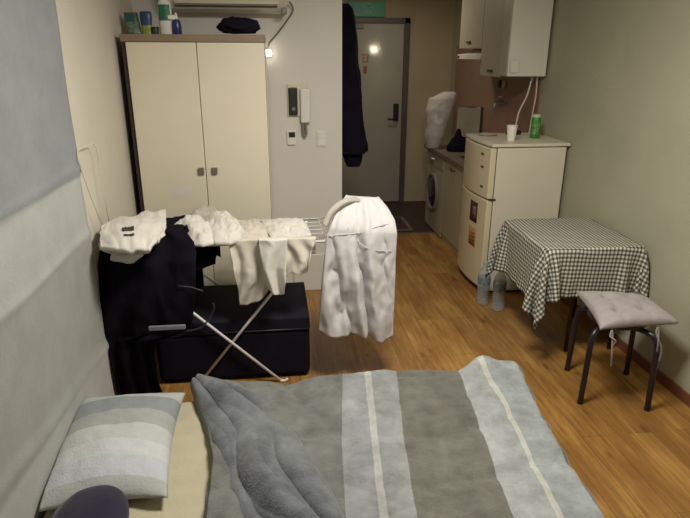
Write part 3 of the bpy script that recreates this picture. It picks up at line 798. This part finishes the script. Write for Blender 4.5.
def edge_drop(d, r=.035, maxd=.2):
    # d: distance past the edge -> (outward, down)
    if d <= 0: return 0, 0
    if d < r*PI/2: a = d/r; return r*_s(a), r*(1-_c(a))
    return r, r+(d-r*PI/2)
seams = [.0, .165, .37, .60, .85]
def blz(u, v, x, y):
    z = BZ-.008
    # quilting seams across, puffed between
    puff = min(abs(v+.03*_s(u*9)-s_) for s_ in seams)
    z += .012*(1-math.exp(-(puff/.025)**2))
    z += .010*fbm((x, y, 0), 5, 4, 3) + .004*fbm((x, y, 2), 16, 3, 8)
    pu_ = min(abs(u-a) for a in (.30, .47, .585, .70))
    z += .004*(1-math.exp(-(pu_/.012)**2))
    # bump at the far right corner
    z += .034*math.exp(-((u-.83)/.07)**2-(v/.05)**2) 
    # cross folds on the left part
    if u < .32:
        k = min(1, (.32-u)/.10)
        w_ = (x*.80+y*.42)*9.5+.5*fbm((x, y, 5), 3, 2, 3)
        z += k*(.030*abs(_s(w_))**.6-.006)
    return z
def blf(u, v):
    # u in [0,1.1] , v in [-.12,1.06] incl. side drops
    uu = u*1.12; vv = -.13+v*1.13
    x, y = bl_xy(min(uu, 1), min(max(vv, 0), 1)); z = blz(min(uu, 1), max(vv, 0), x, y)
    du = max(0, uu-1)*1.4; dv = max(0, -vv)*1.45
    du = min(du, .19); dv = min(dv, .185)
    o1, d1 = edge_drop(du); o2, d2 = edge_drop(dv)
    z = max(z-d1-d2, .01); return Vector((x+o1+.006*_s(y*30)*(du > .03)-0*o1, y+o2+.006*_s(x*28)*(dv > .03), z))
M['blanket'] = m_stripes('fluffy striped blanket', [(0, (98, 99, 94)), (.30/1.12, (132, 134, 135)), (.38/1.12, (162, 163, 158)), (.395/1.12, (130, 133, 131)), (.47/1.12, (92, 92, 82)), (.70/1.12, (146, 150, 150)), (.80/1.12, (178, 178, 166)), (.815/1.12, (142, 148, 148)), (1.015/1.12, (84, 86, 88))], noise_amt=.55, ns=8)
NU, NV = 230, 150
bm, R = grid(blf, NU, NV)
lay = bm.verts.layers.float['u']
for j in range(NV+1):
    for i in range(NU+1): R[j][i][lay] = i/NU
# flip so that normals point up
bmesh.ops.reverse_faces(bm, faces=bm.faces)
br_ = root('blanket', 'fluffy grey striped blanket spread over the mattress', 'blanket', (.4, 1.8, .22))
link_bm('blanket_body', bm, M['blanket'], br_, smooth=True, solid=.008)
# folded-back flap
def flap(u, v):
    Lp = [(190, 378), (196, 398), (208, 430), (224, 468), (242, 530), (252, 560)]
    Rp = [(205, 372), (240, 384), (270, 400), (300, 436), (330, 480), (354, 530), (366, 560)]
    a = onbed(*lerp_poly(Lp, v), .29); b = onbed(*lerp_poly(Rp, v), .29)
    x = a[0]+(b[0]-a[0])*u; y = a[1]+(b[1]-a[1])*u
    e = (4*u*(1-u)) if 0 < u < 1 else 0
    ends = min(1, v*9)
    prof = max(0, e)**.42
    nz = fbm((x, y, 0), 2.4, 2, 11)
    rg = abs(_s(PI*(2.35*u+.42*_s(2.6*v+.2)+.55*nz*min(1, v*3)-.25*v+.12)))**.62
    rg2 = abs(_s(PI*(3.4*u-2.3*v+1.0*nz+.4)))**.75
    z = BZ-.024+prof*(.062+.056*rg*(.75+.5*nz)+.016*rg2*min(1, v*2.2)+.016*fbm((x, y, 3), 6, 3, 2))*(.50+.50*ends)
    return Vector((x, y, z))
bm, R = grid(flap, 90, 120)
bmesh.ops.reverse_faces(bm, faces=bm.faces)
M['flap'] = m_stripes('fluffy grey blanket underside', [(0, (94, 98, 101)), (1.0, (94, 98, 101))], noise_amt=.7, ns=7)
link_bm('folded_flap', bm, M['flap'], br_, smooth=True, solid=.006, label='thick fluffy grey turned back edge')
# second lower fold at the near left
def flap2(u, v):
    Lp = [(214, 462), (206, 490), (204, 530), (206, 560)]; Rp = [(226, 468), (238, 498), (252, 530), (262, 560)]
    a = onbed(*lerp_poly(Lp, v), .27); b = onbed(*lerp_poly(Rp, v), .27)
    x = a[0]+(b[0]-a[0])*u; y = a[1]+(b[1]-a[1])*u; e = (4*u*(1-u)) if 0 < u < 1 else 0
    return Vector((x, y, BZ-.02+e**.5*(.032*min(1, v*6+.2)+.01*fbm((x, y, 0), 9, 3, 2))))
bm, R = grid(flap2, 40, 50); bmesh.ops.reverse_faces(bm, faces=bm.faces)
link_bm('lower_fold', bm, M['flap'], br_, smooth=True, solid=.006)

# =============================================================== KITCHEN
# fridge
fr = root('refrigerator', 'small cream two door refrigerator with stickers beside the checked table', 'refrigerator', (1.78, 4.15, 0))
fx0, fx1, fy0, fy1, fz = 1.545, 2.05, 3.88, 4.44, 1.10
B('fridge_body', M['fridge'], fx0, fx1, fy0, fy1, .02, fz-.006, fr, bevel=.008)
# top cap with bowed front edge
def bowed(x_front, x_back, bow, z0, z1, y0, y1, bm=None):
    bm = bm or bmesh.new(); n = 16
    pts = [(x_front-bow*(1-(2*k/n-1)**2), y0+(y1-y0)*k/n) for k in range(n+1)] + [(x_back, y1), (x_back, y0)]
    lo = [bm.verts.new((x, y, z0)) for x, y in pts]; hi = [bm.verts.new((x, y, z1)) for x, y in pts]
    bm.faces.new(lo); bm.faces.new(hi[::-1])
    for i in range(len(pts)):
        j = (i+1) % len(pts); bm.faces.new((lo[i], hi[i], hi[j], lo[j]))
    bmesh.ops.recalc_face_normals(bm, faces=bm.faces)
    return bm
link_bm('top_cap', bowed(1.50, 2.068, .022, fz, fz+.022, fy0-.014, fy1+.012), M['fridge'], fr, bevel=.005)
d1 = link_bm('freezer_door', bowed(1.498, 1.540, .030, .732, fz-.008, fy0, fy1), M['fridge_door'], fr, bevel=.008)
d2 = link_bm('fridge_door', bowed(1.498, 1.540, .030, .055, .722, fy0, fy1), M['fridge_door'], fr, bevel=.008)
B('door_gasket', M['seal'], 1.5405, 1.5445, fy0+.008, fy1-.008, .05, fz-.01, fr, bevel=0)
B('hinge', M['seal'], 1.51, 1.56, fy0-.006, fy0+.02, .719, .735, fr, bevel=.002)
for x in (1.60, 2.0):
    for y in (3.93, 4.39): Lt('foot', M['black'], (x, y, 0), [(.018, 0), (.015, .022)], fr)
def bowx(y): k = (y-fy0)/(fy1-fy0); return 1.498-.030*(1-(2*k-1)**2)
def sticker(name, mt, y0, y1, z0, z1, par, label, off=.0015):
    bm, R = grid(lambda u, v: Vector((bowx(y0+(y1-y0)*u)-off, y0+(y1-y0)*u, z0+(z1-z0)*v)), 8, 2)
    return link_bm(name, bm, mt, par, smooth=True, label=label, solid=.0005)
s1_ = sticker('photo_sticker', mat('dark brown print', (62, 44, 34), .5, .4, 40), 4.0, 4.13, .52, .675, d2, 'dark brown photo sticker')
sticker('sticker_picture', mat('grey face print', (128, 112, 100), .5, .3, 30), 4.02, 4.08, .55, .64, s1_, None, .0025)
s2_ = sticker('orange_sticker', mat('orange print', (186, 128, 84), .6, .3, 90), 4.0, 4.12, .335, .475, d2, 'orange sticker with darker rows of print')
for k in range(4): sticker('print_row', mat('orange dark print', (150, 84, 50), .6, .5, 150), 4.012, 4.088-.012*(k % 2), .35+.026*k, .362+.026*k, s2_, None, .0025)
for k, (y, z) in enumerate(((3.97, 1.03), (3.96, .94), (3.95, .80))): sticker('door_mark', M['seal'], y, y+.04, z, z+.016, d1, 'small dark badge' if k == 0 else None)

ft = fz+.0225
cp = root('paper_cup', 'white paper cup on the refrigerator', 'cup', (1.695, 4.03, ft))
Lt('cup_body', M['paper'], (1.695, 4.03, ft), [(.027, 0), (.0275, .002), (.0365, .105), (.035, .104), (.0265, .006)], cp)
bm = bmesh.new(); tube(bm, [(1.695+.0365*_c(a), 4.03+.0365*_s(a), ft+.105) for a in [2*PI*k/32 for k in range(32)]], .0022, 8, closed=True)
link_bm('rim', bm, M['paper'], cp, smooth=True)
gc = root('spray_can', 'tall green can with white rim on the refrigerator', 'can', (1.93, 4.15, ft))
Lt('can_body', M['green'], (1.925, 4.15, ft), [(.031, 0), (.034, .004), (.034, .135), (.030, .15)], gc)
Lt('can_top', mat('can white', (196, 202, 180), .4), (1.925, 4.15, ft+.15), [(.030, 0), (.031, .006), (.029, .018), (.018, .022)], gc)
bm, R = grid(lambda u, v: Vector((1.925+.0345*_c(-2.6+u*1.7), 4.15+.0345*_s(-2.6+u*1.7), ft+.03+.08*v)), 12, 3)
link_bm('label_panel', bm, mat('can label pale', (112, 160, 84), .5, .5, 60), gc, smooth=True)
ad = root('power_adapter', 'small black adapter behind the paper cup', 'adapter', (1.88, 4.36, ft))
B('adapter_block', M['black'], 1.845, 1.90, 4.33, 4.38, ft, ft+.030, ad, bevel=.006)
T('adapter_cord', M['black'], [(1.845, 4.35, ft+.01), (1.81, 4.38, ft+.012), (1.79, 4.36, ft+.005), (1.80, 4.31, ft+.005)], .004, ad, sm=5)
tag(heap('folded_cloth', M['greycloth'], (1.635, 4.34, ft+.008), (.07, .07, .008), 3, .2, 8, sub=4, flat=.007), 'flat pale cloth on the rear of the refrigerator top', 'cloth')

# base cabinet, washer, worktop
KX = 1.585
wc = root('base_cabinet', 'cream kitchen base cabinet beside the washing machine', 'cabinet', (1.83, 4.95, 0))
B('carcass', M['cab'], KX+.02, XR-.012, 4.62, 5.265, .0, .79, wc, bevel=.002)
for a, b_, in ((4.62, 5.265),):
    cd = B('door', M['cab'], KX, KX+.018, a+.003, b_-.003, .07, .785, wc, bevel=.003)
    T('handle', M['seal'], [(KX-.001, 5.03, .735), (KX-.016, 5.03, .735), (KX-.016, 4.93, .735), (KX-.001, 4.93, .735)], .005, cd, label='dark bar handle')
ws = root('washing_machine', 'white front loading washing machine under the worktop', 'washing machine', (1.83, 5.65, 0))
B('casing', mat('washer enamel', (176, 168, 148), .4), KX+.005, XR-.012, 5.285, 5.88, .01, .785, ws, bevel=.008)
B('control_panel', mat('washer panel', (160, 152, 132), .4), KX-.002, KX+.008, 5.29, 5.875, .665, .78, ws, bevel=.004)
bm = bmesh.new(); bmesh.ops.create_cone(bm, cap_ends=True, segments=24, radius1=.03, radius2=.024, depth=.03, matrix=Matrix.Translation((KX-.015, 5.62, .725)) @ Matrix.Rotation(-PI/2, 4, 'Y'))
link_bm('dial', bm, M['metal'], ws, bevel=.002, label='shiny round dial')
def torus(bm, c, R_, r_, n=40): tube(bm, [(c[0], c[1]+R_*_c(2*PI*k/n), c[2]+R_*_s(2*PI*k/n)) for k in range(n)], r_, 10, closed=True)
bm = bmesh.new(); torus(bm, (KX-.004, 5.60, .40), .175, .022); pd = link_bm('porthole_ring', bm, M['grey'], ws, smooth=True)
bm = bmesh.new(); bmesh.ops.create_icosphere(bm, subdivisions=3, radius=1)
for v in bm.verts: v.co = Vector((KX+v.co.x*.03, 5.60+v.co.y*.165, .40+v.co.z*.165))
link_bm('porthole_glass', bm, mat('dark glass', (40, 36, 38), .1), ws, smooth=True)
wk = root('worktop', 'brown grey kitchen worktop with inset sink', 'worktop', (1.83, 5.2, .80))
bm = bmesh.new(); y0, y1 = 4.60, 5.95; sy0, sy1, sx0_, sx1_ = 4.72, 5.15, 1.68, 1.98
box(bm, KX-.02, sx0_, y0, y1, .792, .828); box(bm, sx1_, XR-.012, y0, y1, .792, .828); box(bm, sx0_, sx1_, y0, sy0, .792, .828); box(bm, sx0_, sx1_, sy1, y1, .792, .828)
link_bm('slab', bm, M['worktop'], wk, bevel=.001)
bm = bmesh.new()
box(bm, sx0_, sx1_, sy0, sy1, .7925, .796); box(bm, sx0_, sx0_+.005, sy0, sy1, .7925, .829); box(bm, sx1_-.005, sx1_, sy0, sy1, .7925, .829); box(bm, sx0_, sx1_, sy0, sy0+.005, .7925, .829); box(bm, sx0_, sx1_, sy1-.005, sy1, .7925, .829)
# the basin hangs inside the cabinet top
link_bm('sink_basin', bm, mat('sink steel', (112, 108, 104), .3, metal=.7), wk)
# items on the worktop
kt = .8285
bg = root('plastic_bag', 'tall crumpled white plastic bag at the far end of the worktop', 'bag', (1.66, 5.72, kt))
rows = [(kt+.002, 1.585, 1.72, 5.62, 5.76), (kt+.12, 1.575, 1.76, 5.58, 5.80), (kt+.25, 1.58, 1.79, 5.58, 5.80), (kt+.38, 1.575, 1.83, 5.60, 5.80), (kt+.47, 1.60, 1.86, 5.62, 5.78), (kt+.52, 1.70, 1.87, 5.66, 5.74), (kt+.535, 1.74, 1.84, 5.69, 5.71)]
rows = [(z, a-.07, b-.07, c, d) for z, a, b, c, d in rows]
def bgn(p, u, v): return .014*(ridge(p, 5, 2)-.5)+.006*fbm(p, 10, 3, 3)
link_bm('bag_body', ring_loft(rows, bgn, 70, 60, 2.2), M['bag'], bg, smooth=True)
bb = root('black_bag', 'small black bag with pointed top on the worktop', 'bag', (1.8, 5.5, kt))
rows = [(kt+.002, 1.655, 1.87, 5.38, 5.50), (kt+.06, 1.665, 1.90, 5.37, 5.51), (kt+.11, 1.70, 1.90, 5.38, 5.50), (kt+.14, 1.725, 1.80, 5.40, 5.48), (kt+.21, 1.748, 1.775, 5.42, 5.46)]
link_bm('bag_body', ring_loft(rows, lambda p, u, v: .012*fbm(p, 14, 3, 6), 50, 40, 2.2), M['coatcloth'], bb, smooth=True)
db = root('kitchen_board', 'upright pale board with dark edge leaning behind the black bag', 'board', (1.93, 5.7, kt))
B('board_panel', mat('pale board', (178, 168, 144), .5), 1.81, 2.045, 5.66, 5.70, kt, kt+.385, db, bevel=.006)
B('dark_edge', M['seal'], 2.046, 2.060, 5.655, 5.705, kt, kt+.39, db, bevel=.003)
Lt('lid_rim', M['metal'], (1.94, 5.68, kt+.385), [(.07, 0), (.075, .006), (.05, .014)], db, sy=.28)
# upper cabinets, hood, boiler
uc = root('wall_cabinet', 'grey cream kitchen wall cabinet above the hood', 'cabinet', (1.91, 5.25, 1.76), 'kitchen wall cabinets')
B('carcass', M['cab_up'], 1.772, XR-.001, 4.965, 5.57, 1.765, 2.38, uc, bevel=.002)
d_ = B('door', M['cab_up'], 1.754, 1.771, 4.968, 5.567, 1.757, 2.378, uc, bevel=.003)
B('handle', M['seal'], 1.738, 1.754, 5.24, 5.34, 1.80, 1.815, d_, bevel=.003)
uc2 = root('wall_cabinet', 'longer grey cream kitchen wall cabinet beside the white boiler', 'cabinet', (1.91, 4.7, 1.54), 'kitchen wall cabinets')
B('carcass', M['cab_up'], 1.772, XR-.001, 4.50, 4.96, 1.545, 2.38, uc2, bevel=.002)
d_ = B('door', M['cab_up'], 1.754, 1.771, 4.503, 4.957, 1.54, 2.378, uc2, bevel=.003)
B('handle', M['seal'], 1.738, 1.754, 4.66, 4.76, 1.575, 1.59, d_, bevel=.003)
hd = root('range_hood', 'small white slide out range hood under the far wall cabinet', 'hood', (1.88, 5.2, 1.66))
bm = bmesh.new()
pr_ = [(1.72, 1.665), (1.72, 1.705), (1.80, 1.715), (1.88, 1.755), (2.06, 1.755), (2.06, 1.665)]
for y in (4.97, 5.50): pass
lo = [bm.verts.new((x, 4.97, z)) for x, z in pr_]; hi = [bm.verts.new((x, 5.50, z)) for x, z in pr_]
bm.faces.new(lo); bm.faces.new(hi[::-1])
for i in range(6): j = (i+1) % 6; bm.faces.new((lo[i], hi[i], hi[j], lo[j]))
bmesh.ops.recalc_face_normals(bm, faces=bm.faces)
link_bm('hood_body', bm, M['white'], hd, bevel=.004)
B('hood_knob', M['black'], 1.712, 1.72, 5.44, 5.47, 1.675, 1.695, hd, bevel=.002)

bo = root('boiler', 'white wall mounted boiler above the refrigerator', 'boiler', (1.91, 4.4, 1.55))
B('casing', mat('boiler enamel', (222, 220, 206), .4, .02), 1.752, 2.052, 4.345, 4.49, 1.55, 2.25, bo, bevel=.006)
B('front_cover', mat('boiler front', (172, 168, 152), .4, .02), 1.742, 1.7515, 4.35, 4.49, 1.555, 2.245, bo, bevel=.003)
B('control_box', M['white'], 1.762, 1.832, 4.325, 4.3445, 1.575, 1.665, bo, bevel=.008, label='small white control box')
for (x, y) in ((1.98, 4.42), (2.02, 4.42)): Lt('pipe_stub', M['metal'], (x, y, 1.515), [(.012, 0), (.012, .036)], bo)
hz = root('boiler_hose', 'thin white hose hanging from the boiler behind the can', 'hose', (1.98, 4.42, 1.2), 'boiler hoses')
hz['label'] = 'left slanting thin white hose hanging from the boiler'
T('hose', M['white'], [(1.975, 4.42, 1.515), (1.965, 4.45, 1.40), (1.93, 4.49, 1.27), (1.92, 4.50, 1.12)], .006, hz, sm=6)
hz2 = root('boiler_hose', 'right straight thin white hose hanging from the boiler', 'hose', (2.02, 4.43, 1.2), 'boiler hoses')
T('hose', M['dwhite'], [(2.022, 4.42, 1.515), (2.03, 4.43, 1.40), (2.035, 4.47, 1.25), (2.035, 4.49, 1.10)], .006, hz2, sm=6)
# gas valve, wall tap
gv = root('gas_valve', 'dark gas valve on the kitchen wall under the cabinet', 'valve', PX(499, 84, XR-.02))
p = PX(500, 84, XR-.02)
bm = bmesh.new(); bmesh.ops.create_cone(bm, cap_ends=True, segments=20, radius1=.035, radius2=.03, depth=.03, matrix=Matrix.Translation((XR-.023, p.y, p.z)) @ Matrix.Rotation(-PI/2, 4, 'Y'))
link_bm('valve_dial', bm, mat('valve dark', (58, 30, 32), .4), gv, bevel=.003)
B('valve_stem', M['metal'], XR-.026, XR-.008, p.y-.12, p.y-.045, p.z-.03, p.z+.03, gv, bevel=.004)
wtp = root('wall_tap', 'small chrome wall tap under the gas valve', 'tap', PX(504, 103, XR-.03))
p = PX(504, 103, XR-.03)
T('tap_body', M['metal'], [(XR-.009, p.y, p.z), (XR-.06, p.y, p.z), (XR-.11, p.y, p.z-.01), (XR-.12, p.y, p.z-.05)], .011, wtp, sm=4)
T('tap_handle', M['metal'], [(XR-.05, p.y, p.z+.01), (XR-.05, p.y, p.z+.05), (XR-.09, p.y, p.z+.055)], .007, wtp)

# doormat
dm = root('doormat', 'dark red doormat with pale border near the entrance door', 'mat', (1.25, 5.8, 0))
B('mat_border', M['matedge'], .98, 1.40, 5.58, 6.10, .001, .008, dm, bevel=.002, label='pale border')
B('mat_pile', M['matred'], 1.02, 1.36, 5.62, 6.06, .008, .013, dm, bevel=.002)

# =============================================================== TABLE
tX0, tX1, tY0, tY1, tZ = 1.465, 2.030, 2.84, 3.46, .695
tbl = root('folding_table', 'small square black legged table under the checked cloth', 'table', (1.75, 3.15, 0))
B('table_top', M['black'], tX0, tX1, tY0, tY1, tZ-.022, tZ-.004, tbl, bevel=.004)
for x in (tX0+.255, tX1-.03):
    for y in (tY0+.12, tY1-.05): T('leg', M['stoolblack'], [(x, y, .002), (x, y, tZ-.022)], .013, tbl)
T('brace', M['stoolblack'], [(tX1-.03, tY0+.12, .40), (tX1-.03, tY1-.05, .40)], .008, tbl)
T('brace', M['stoolblack'], [(tX0+.255, tY0+.12, .40), (tX0+.255, tY1-.05, .40)], .008, tbl)

# tablecloth: relaxed cloth on the table top
def sim_cloth():
    N = 74; L = 1.13
    cx, cy = 1.70, 3.12; ang = -.06
    g = np.linspace(-L/2, L/2, N); U, V = np.meshgrid(g, g)
    ca, sa = math.cos(ang), math.sin(ang)
    P = np.stack([cx+U*ca-V*sa, cy+U*sa+V*ca, np.full_like(U, tZ+.004)], -1)
    P[..., 2] += .0
    X0, X1, Y0, Y1, Zt = tX0-.004, tX1+.004, tY0-.004, tY1+.004, tZ
    Q = P.copy(); h = g[1]-g[0]
    rng = np.random.RandomState(3)
    inside0 = (P[..., 0] > X0) & (P[..., 0] < X1) & (P[..., 1] > Y0) & (P[..., 1] < Y1)
    # anything beyond the wall starts folded down against it
    over = P[..., 0]-(XR-.02)
    mk_ = over > 0
    P[..., 0] = np.where(mk_, XR-.02, P[..., 0]); P[..., 2] = np.where(mk_, P[..., 2]-over, P[..., 2]); Q = P.copy()
    P[..., 2] += rng.randn(N, N)*.0005*(~inside0)
    pairs = [((0, 1), h), ((1, 0), h), ((1, 1), h*2**.5), ((1, -1), h*2**.5), ((0, 2), 2*h), ((2, 0), 2*h)]
    for it in range(420):
        vel = (P-Q)*.97; Q = P.copy(); P = P+vel; P[..., 2] -= .00028*(1 if it < 320 else .6)
        for k in range(14):
            for (dj, di), r0 in pairs:
                stiff = .5 if r0 < 1.9*h else .06
                if di >= 0: A = P[:N-dj, :N-di]; Bq = P[dj:, di:]
                else: A = P[:N-dj, -di:]; Bq = P[dj:, :N+di]
                # two colour passes for stability: average (Jacobi) with reduced weight
                D = Bq-A; d = np.linalg.norm(D, axis=-1, keepdims=True)+1e-9
                w = stiff*.5*(d-r0)/d
                if r0 < 1.5*h: w = np.where(d > r0, w, w*.35)
                A2 = A+D*w; B2 = Bq-D*w
                # sequential halves
                if di >= 0:
                    P[:N-dj, :N-di] += (D*w)*.5; P[dj:, di:] -= (D*w)*.5
                else:
                    P[:N-dj, -di:] += (D*w)*.5; P[dj:, :N+di] -= (D*w)*.5
            P[inside0, 0] = Q[inside0, 0]; P[inside0, 1] = Q[inside0, 1]; P[inside0, 2] = Zt+.004
            x, y, z = P[..., 0], P[..., 1], P[..., 2]
            ins = (x > X0) & (x < X1) & (y > Y0) & (y < Y1) & (z < Zt+.004)
            dxl, dxr, dyl, dyr, dz = x-X0, X1-x, y-Y0, Y1-y, Zt+.004-z
            mn = np.minimum.reduce([dxl, dxr, dyl, dyr])
            up = ins & (dz < mn+.01)
            P[..., 2] = np.where(up, Zt+.004, z)
            s = ins & ~up
            P[..., 0] = np.where(s & (dxl == mn), X0, np.where(s & (dxr == mn), X1, x))
            P[..., 1] = np.where(s & (dyl == mn), Y0, np.where(s & (dyr == mn), Y1, y))
            P[..., 0] = np.minimum(P[..., 0], XR-.008); P[..., 2] = np.maximum(P[..., 2], .02)
    return P, g, N
P, g, N = sim_cloth()
bm = bmesh.new(); uvl = bm.loops.layers.uv.new('UVMap')
V_ = [[bm.verts.new(Vector(P[j, i])) for i in range(N)] for j in range(N)]
for j in range(N-1):
    for i in range(N-1):
        f = bm.faces.new((V_[j][i], V_[j][i+1], V_[j+1][i+1], V_[j+1][i]))
        for lp_, (a, b_) in zip(f.loops, ((j, i), (j, i+1), (j+1, i+1), (j+1, i))): lp_[uvl].uv = (g[b_]+5, g[a]+5)
tc = link_bm('tablecloth', bm, M['gingham'], None, smooth=True, solid=.002)
tag(tc, 'black and cream gingham cloth draped over the small table', 'tablecloth')

# water bottles
def bottle(x, y, label):
    r = root('water_bottle', label, 'bottle', (x, y, 0), 'water bottles by the refrigerator')
    Lt('bottle_body', M['clear'], (x, y, .002), [(.038, 0), (.045, .006), (.045, .06), (.042, .07), (.045, .08), (.045, .13), (.042, .14), (.045, .15), (.045, .215), (.036, .25), (.015, .285), (.0135, .30)], r)
    Lt('bottle_cap', mat('pale cap', (150, 176, 186), .4), (x, y, .302), [(.016, 0), (.016, .016)], r)
    Lt('label_band', mat('pale blue label', (120, 142, 150), .5, .25, 60, alpha=.75), (x, y, .155), [(.0458, 0), (.0458, .055)], r)
bottle(1.465, 3.72, 'clear water bottle with pale blue label touching the refrigerator')
bottle(1.535, 3.60, 'clear water bottle nearer the table, half under the cloth')

# =============================================================== STOOL
fe = [PZ(580, 403, 0), PZ(647, 410, 0), PZ(567, 370, 0), PZ(626, 374, 0)]
scx, scy = 1.725, 2.525; sz = .42
stl = root('stool', 'round black metal stool with four tubular legs near the right wall', 'stool', (scx, scy, 0))
Lt('seat', M['stoolblack'], (scx, scy, sz), [(.135, 0), (.145, .006), (.145, .022), (.138, .028)], stl)
for f_ in fe:
    d = Vector((f_.x-scx, f_.y-scy, 0)).normalized()
    fo = Vector((f_.x, f_.y, .012)); tp = Vector((scx, scy, sz-.012))+d*.05; kn = Vector((f_.x, f_.y, sz-.012))-d*.055
    kn2 = fo.lerp(Vector((f_.x, f_.y, sz-.012))-d*.015, .84)
    T('leg', M['stoolblack'], [tp, tp.lerp(kn, .8), kn+d*.02-Vector((0, 0, .012)), kn2, fo.lerp(kn2, .5), fo], .0145, stl, sm=6)
for i, f_ in enumerate(fe): Lt('rubber_foot', M['black'], (f_.x, f_.y, 0), [(.016, 0), (.015, .02)], stl)
# cushion on the stool
cs = root('seat_cushion', 'grey tufted square seat cushion with ties on the stool', 'cushion', (scx, scy, sz+.03))
cc = [PZ(576, 293, .47), PZ(644, 297, .47), PZ(679, 323, .47), PZ(600, 329, .47)]   # far-left, far-right, near-right, near-left
tufts = [(.33, .30), (.67, .30), (.33, .70), (.67, .70)]
def cu_(u, v, s):
    a = cc[0].lerp(cc[1], u); b = cc[3].lerp(cc[2], u); p = a.lerp(b, v)
    su, sv = 4*u*(1-u), 4*v*(1-v); th = (max(0, su)*max(0, sv))**.30
    p.x += .016*sv*(abs(2*u-1)**5)*(1 if u < .5 else -1); p.y += .016*su*(abs(2*v-1)**5)*(1 if v > .5 else -1)
    dmp = sum(math.exp(-(((u-a_)/.075)**2+((v-b_)/.075)**2)) for a_, b_ in tufts)
    cr = sum(math.exp(-((u-q)/.035)**2)+math.exp(-((v-q)/.035)**2) for q in (.33, .69))*.10
    if s > 0: p.z = .468+.055*th*(1-.62*min(1, dmp)-cr)+.003*fbm((u, v, 0), 6, 3, 2)
    else: p.z = .466-.019*th
    return p
bm = bmesh.new(); n = 60
top = [[bm.verts.new(cu_(i/n, j/n, 1)) for i in range(n+1)] for j in range(n+1)]
bo_ = [[top[j][i] if i in (0, n) or j in (0, n) else bm.verts.new(cu_(i/n, j/n, -1)) for i in range(n+1)] for j in range(n+1)]
for G, s_ in ((top, 1), (bo_, -1)):
    for j in range(n):
        for i in range(n):
            q = (G[j][i], G[j+1][i], G[j+1][i+1], G[j][i+1]); bm.faces.new(q if s_ > 0 else q[::-1])
link_bm('cushion_body', bm, M['cushion'], cs, smooth=True)
def ribbon(pts, w=.009):
    P_ = smoothpath(pts, 5)
    bm = bmesh.new(); R_ = []
    for p in P_: R_.append((bm.verts.new(p+Vector((-w/2, 0, 0))), bm.verts.new(p+Vector((w/2, 0, 0)))))
    for a, b in zip(R_, R_[1:]): bm.faces.new((a[0], a[1], b[1], b[0]))
    return link_bm('tie', bm, M['cushion'], cs, smooth=True, solid=.0015)
for (x, y, l) in ((612, 330, (367, 346)), (658, 327, (352, 362))):
    t0 = PZ(x, y, .466)
    for k, (dx, yl) in enumerate(zip((.004, -.008), l)):
        t1 = PY(x-1+2*k, yl, t0.y-.012)
        ribbon([t0, t0+Vector((dx, -.008, -.03)), t0.lerp(t1, .6)+Vector((-dx, -.012, 0)), t1])

# =============================================================== LIGHT
def area(name, loc, size, power, col, rot=(0, 0, 0), sy=None):
    l = bpy.data.lights.new(name, 'AREA'); l.energy = power; l.size = size; l.color = col
    if sy: l.shape = 'RECTANGLE'; l.size_y = sy
    o = bpy.data.objects.new(name, l); C.objects.link(o); o.location = loc; o.rotation_euler = rot; return o
cl = root('ceiling_lamp', 'square white ceiling lamp in the middle of the room', 'lamp', (.55, 2.0, ZC))
B('lamp_housing', M['white'], .30, .80, 1.75, 2.25, ZC-.05, ZC, cl, bevel=.01)
area('lamp_light', (.55, 2.0, ZC-.056), .46, 52, (1, .96, .89))
# lamp added out of view on the right wall to make the door glint
wlp = root('wall_lamp', 'round white wall lamp high on the right wall', 'lamp', (XR, 1.93, 1.80))
bm = bmesh.new(); bmesh.ops.create_icosphere(bm, subdivisions=3, radius=.06, matrix=Matrix.Translation((XR-.085, 1.93, 1.80)))
link_bm('lamp_globe', bm, mat('lamp globe', (255, 240, 210), .4, 0, 5, emit=60), wlp, smooth=True)
T('lamp_arm', M['white'], [(XR, 1.93, 1.80), (XR-.04, 1.93, 1.80)], .012, wlp)
# fill lamp added on the entry ceiling to brighten the entrance
el = root('entry_fill', 'round white fill lamp added on the entry ceiling', 'lamp', (1.2, 5.7, ZC))
Lt('lamp_shell', M['white'], (1.2, 5.7, ZC-.04), [(.10, 0), (.11, .01), (.11, .04)], el)
area('entry_fill_light', (1.2, 5.7, ZC-.046), .18, 5.5, (1, .88, .70))
w = bpy.data.worlds.new('World'); bpy.context.scene.world = w; w.use_nodes = True
w.node_tree.nodes['Background'].inputs[0].default_value = (.5, .5, .55, 1); w.node_tree.nodes['Background'].inputs[1].default_value = .1
vs = bpy.context.scene.view_settings
vs.view_transform = 'Standard'; vs.look = 'None'; vs.exposure = .0; vs.gamma = 1.06
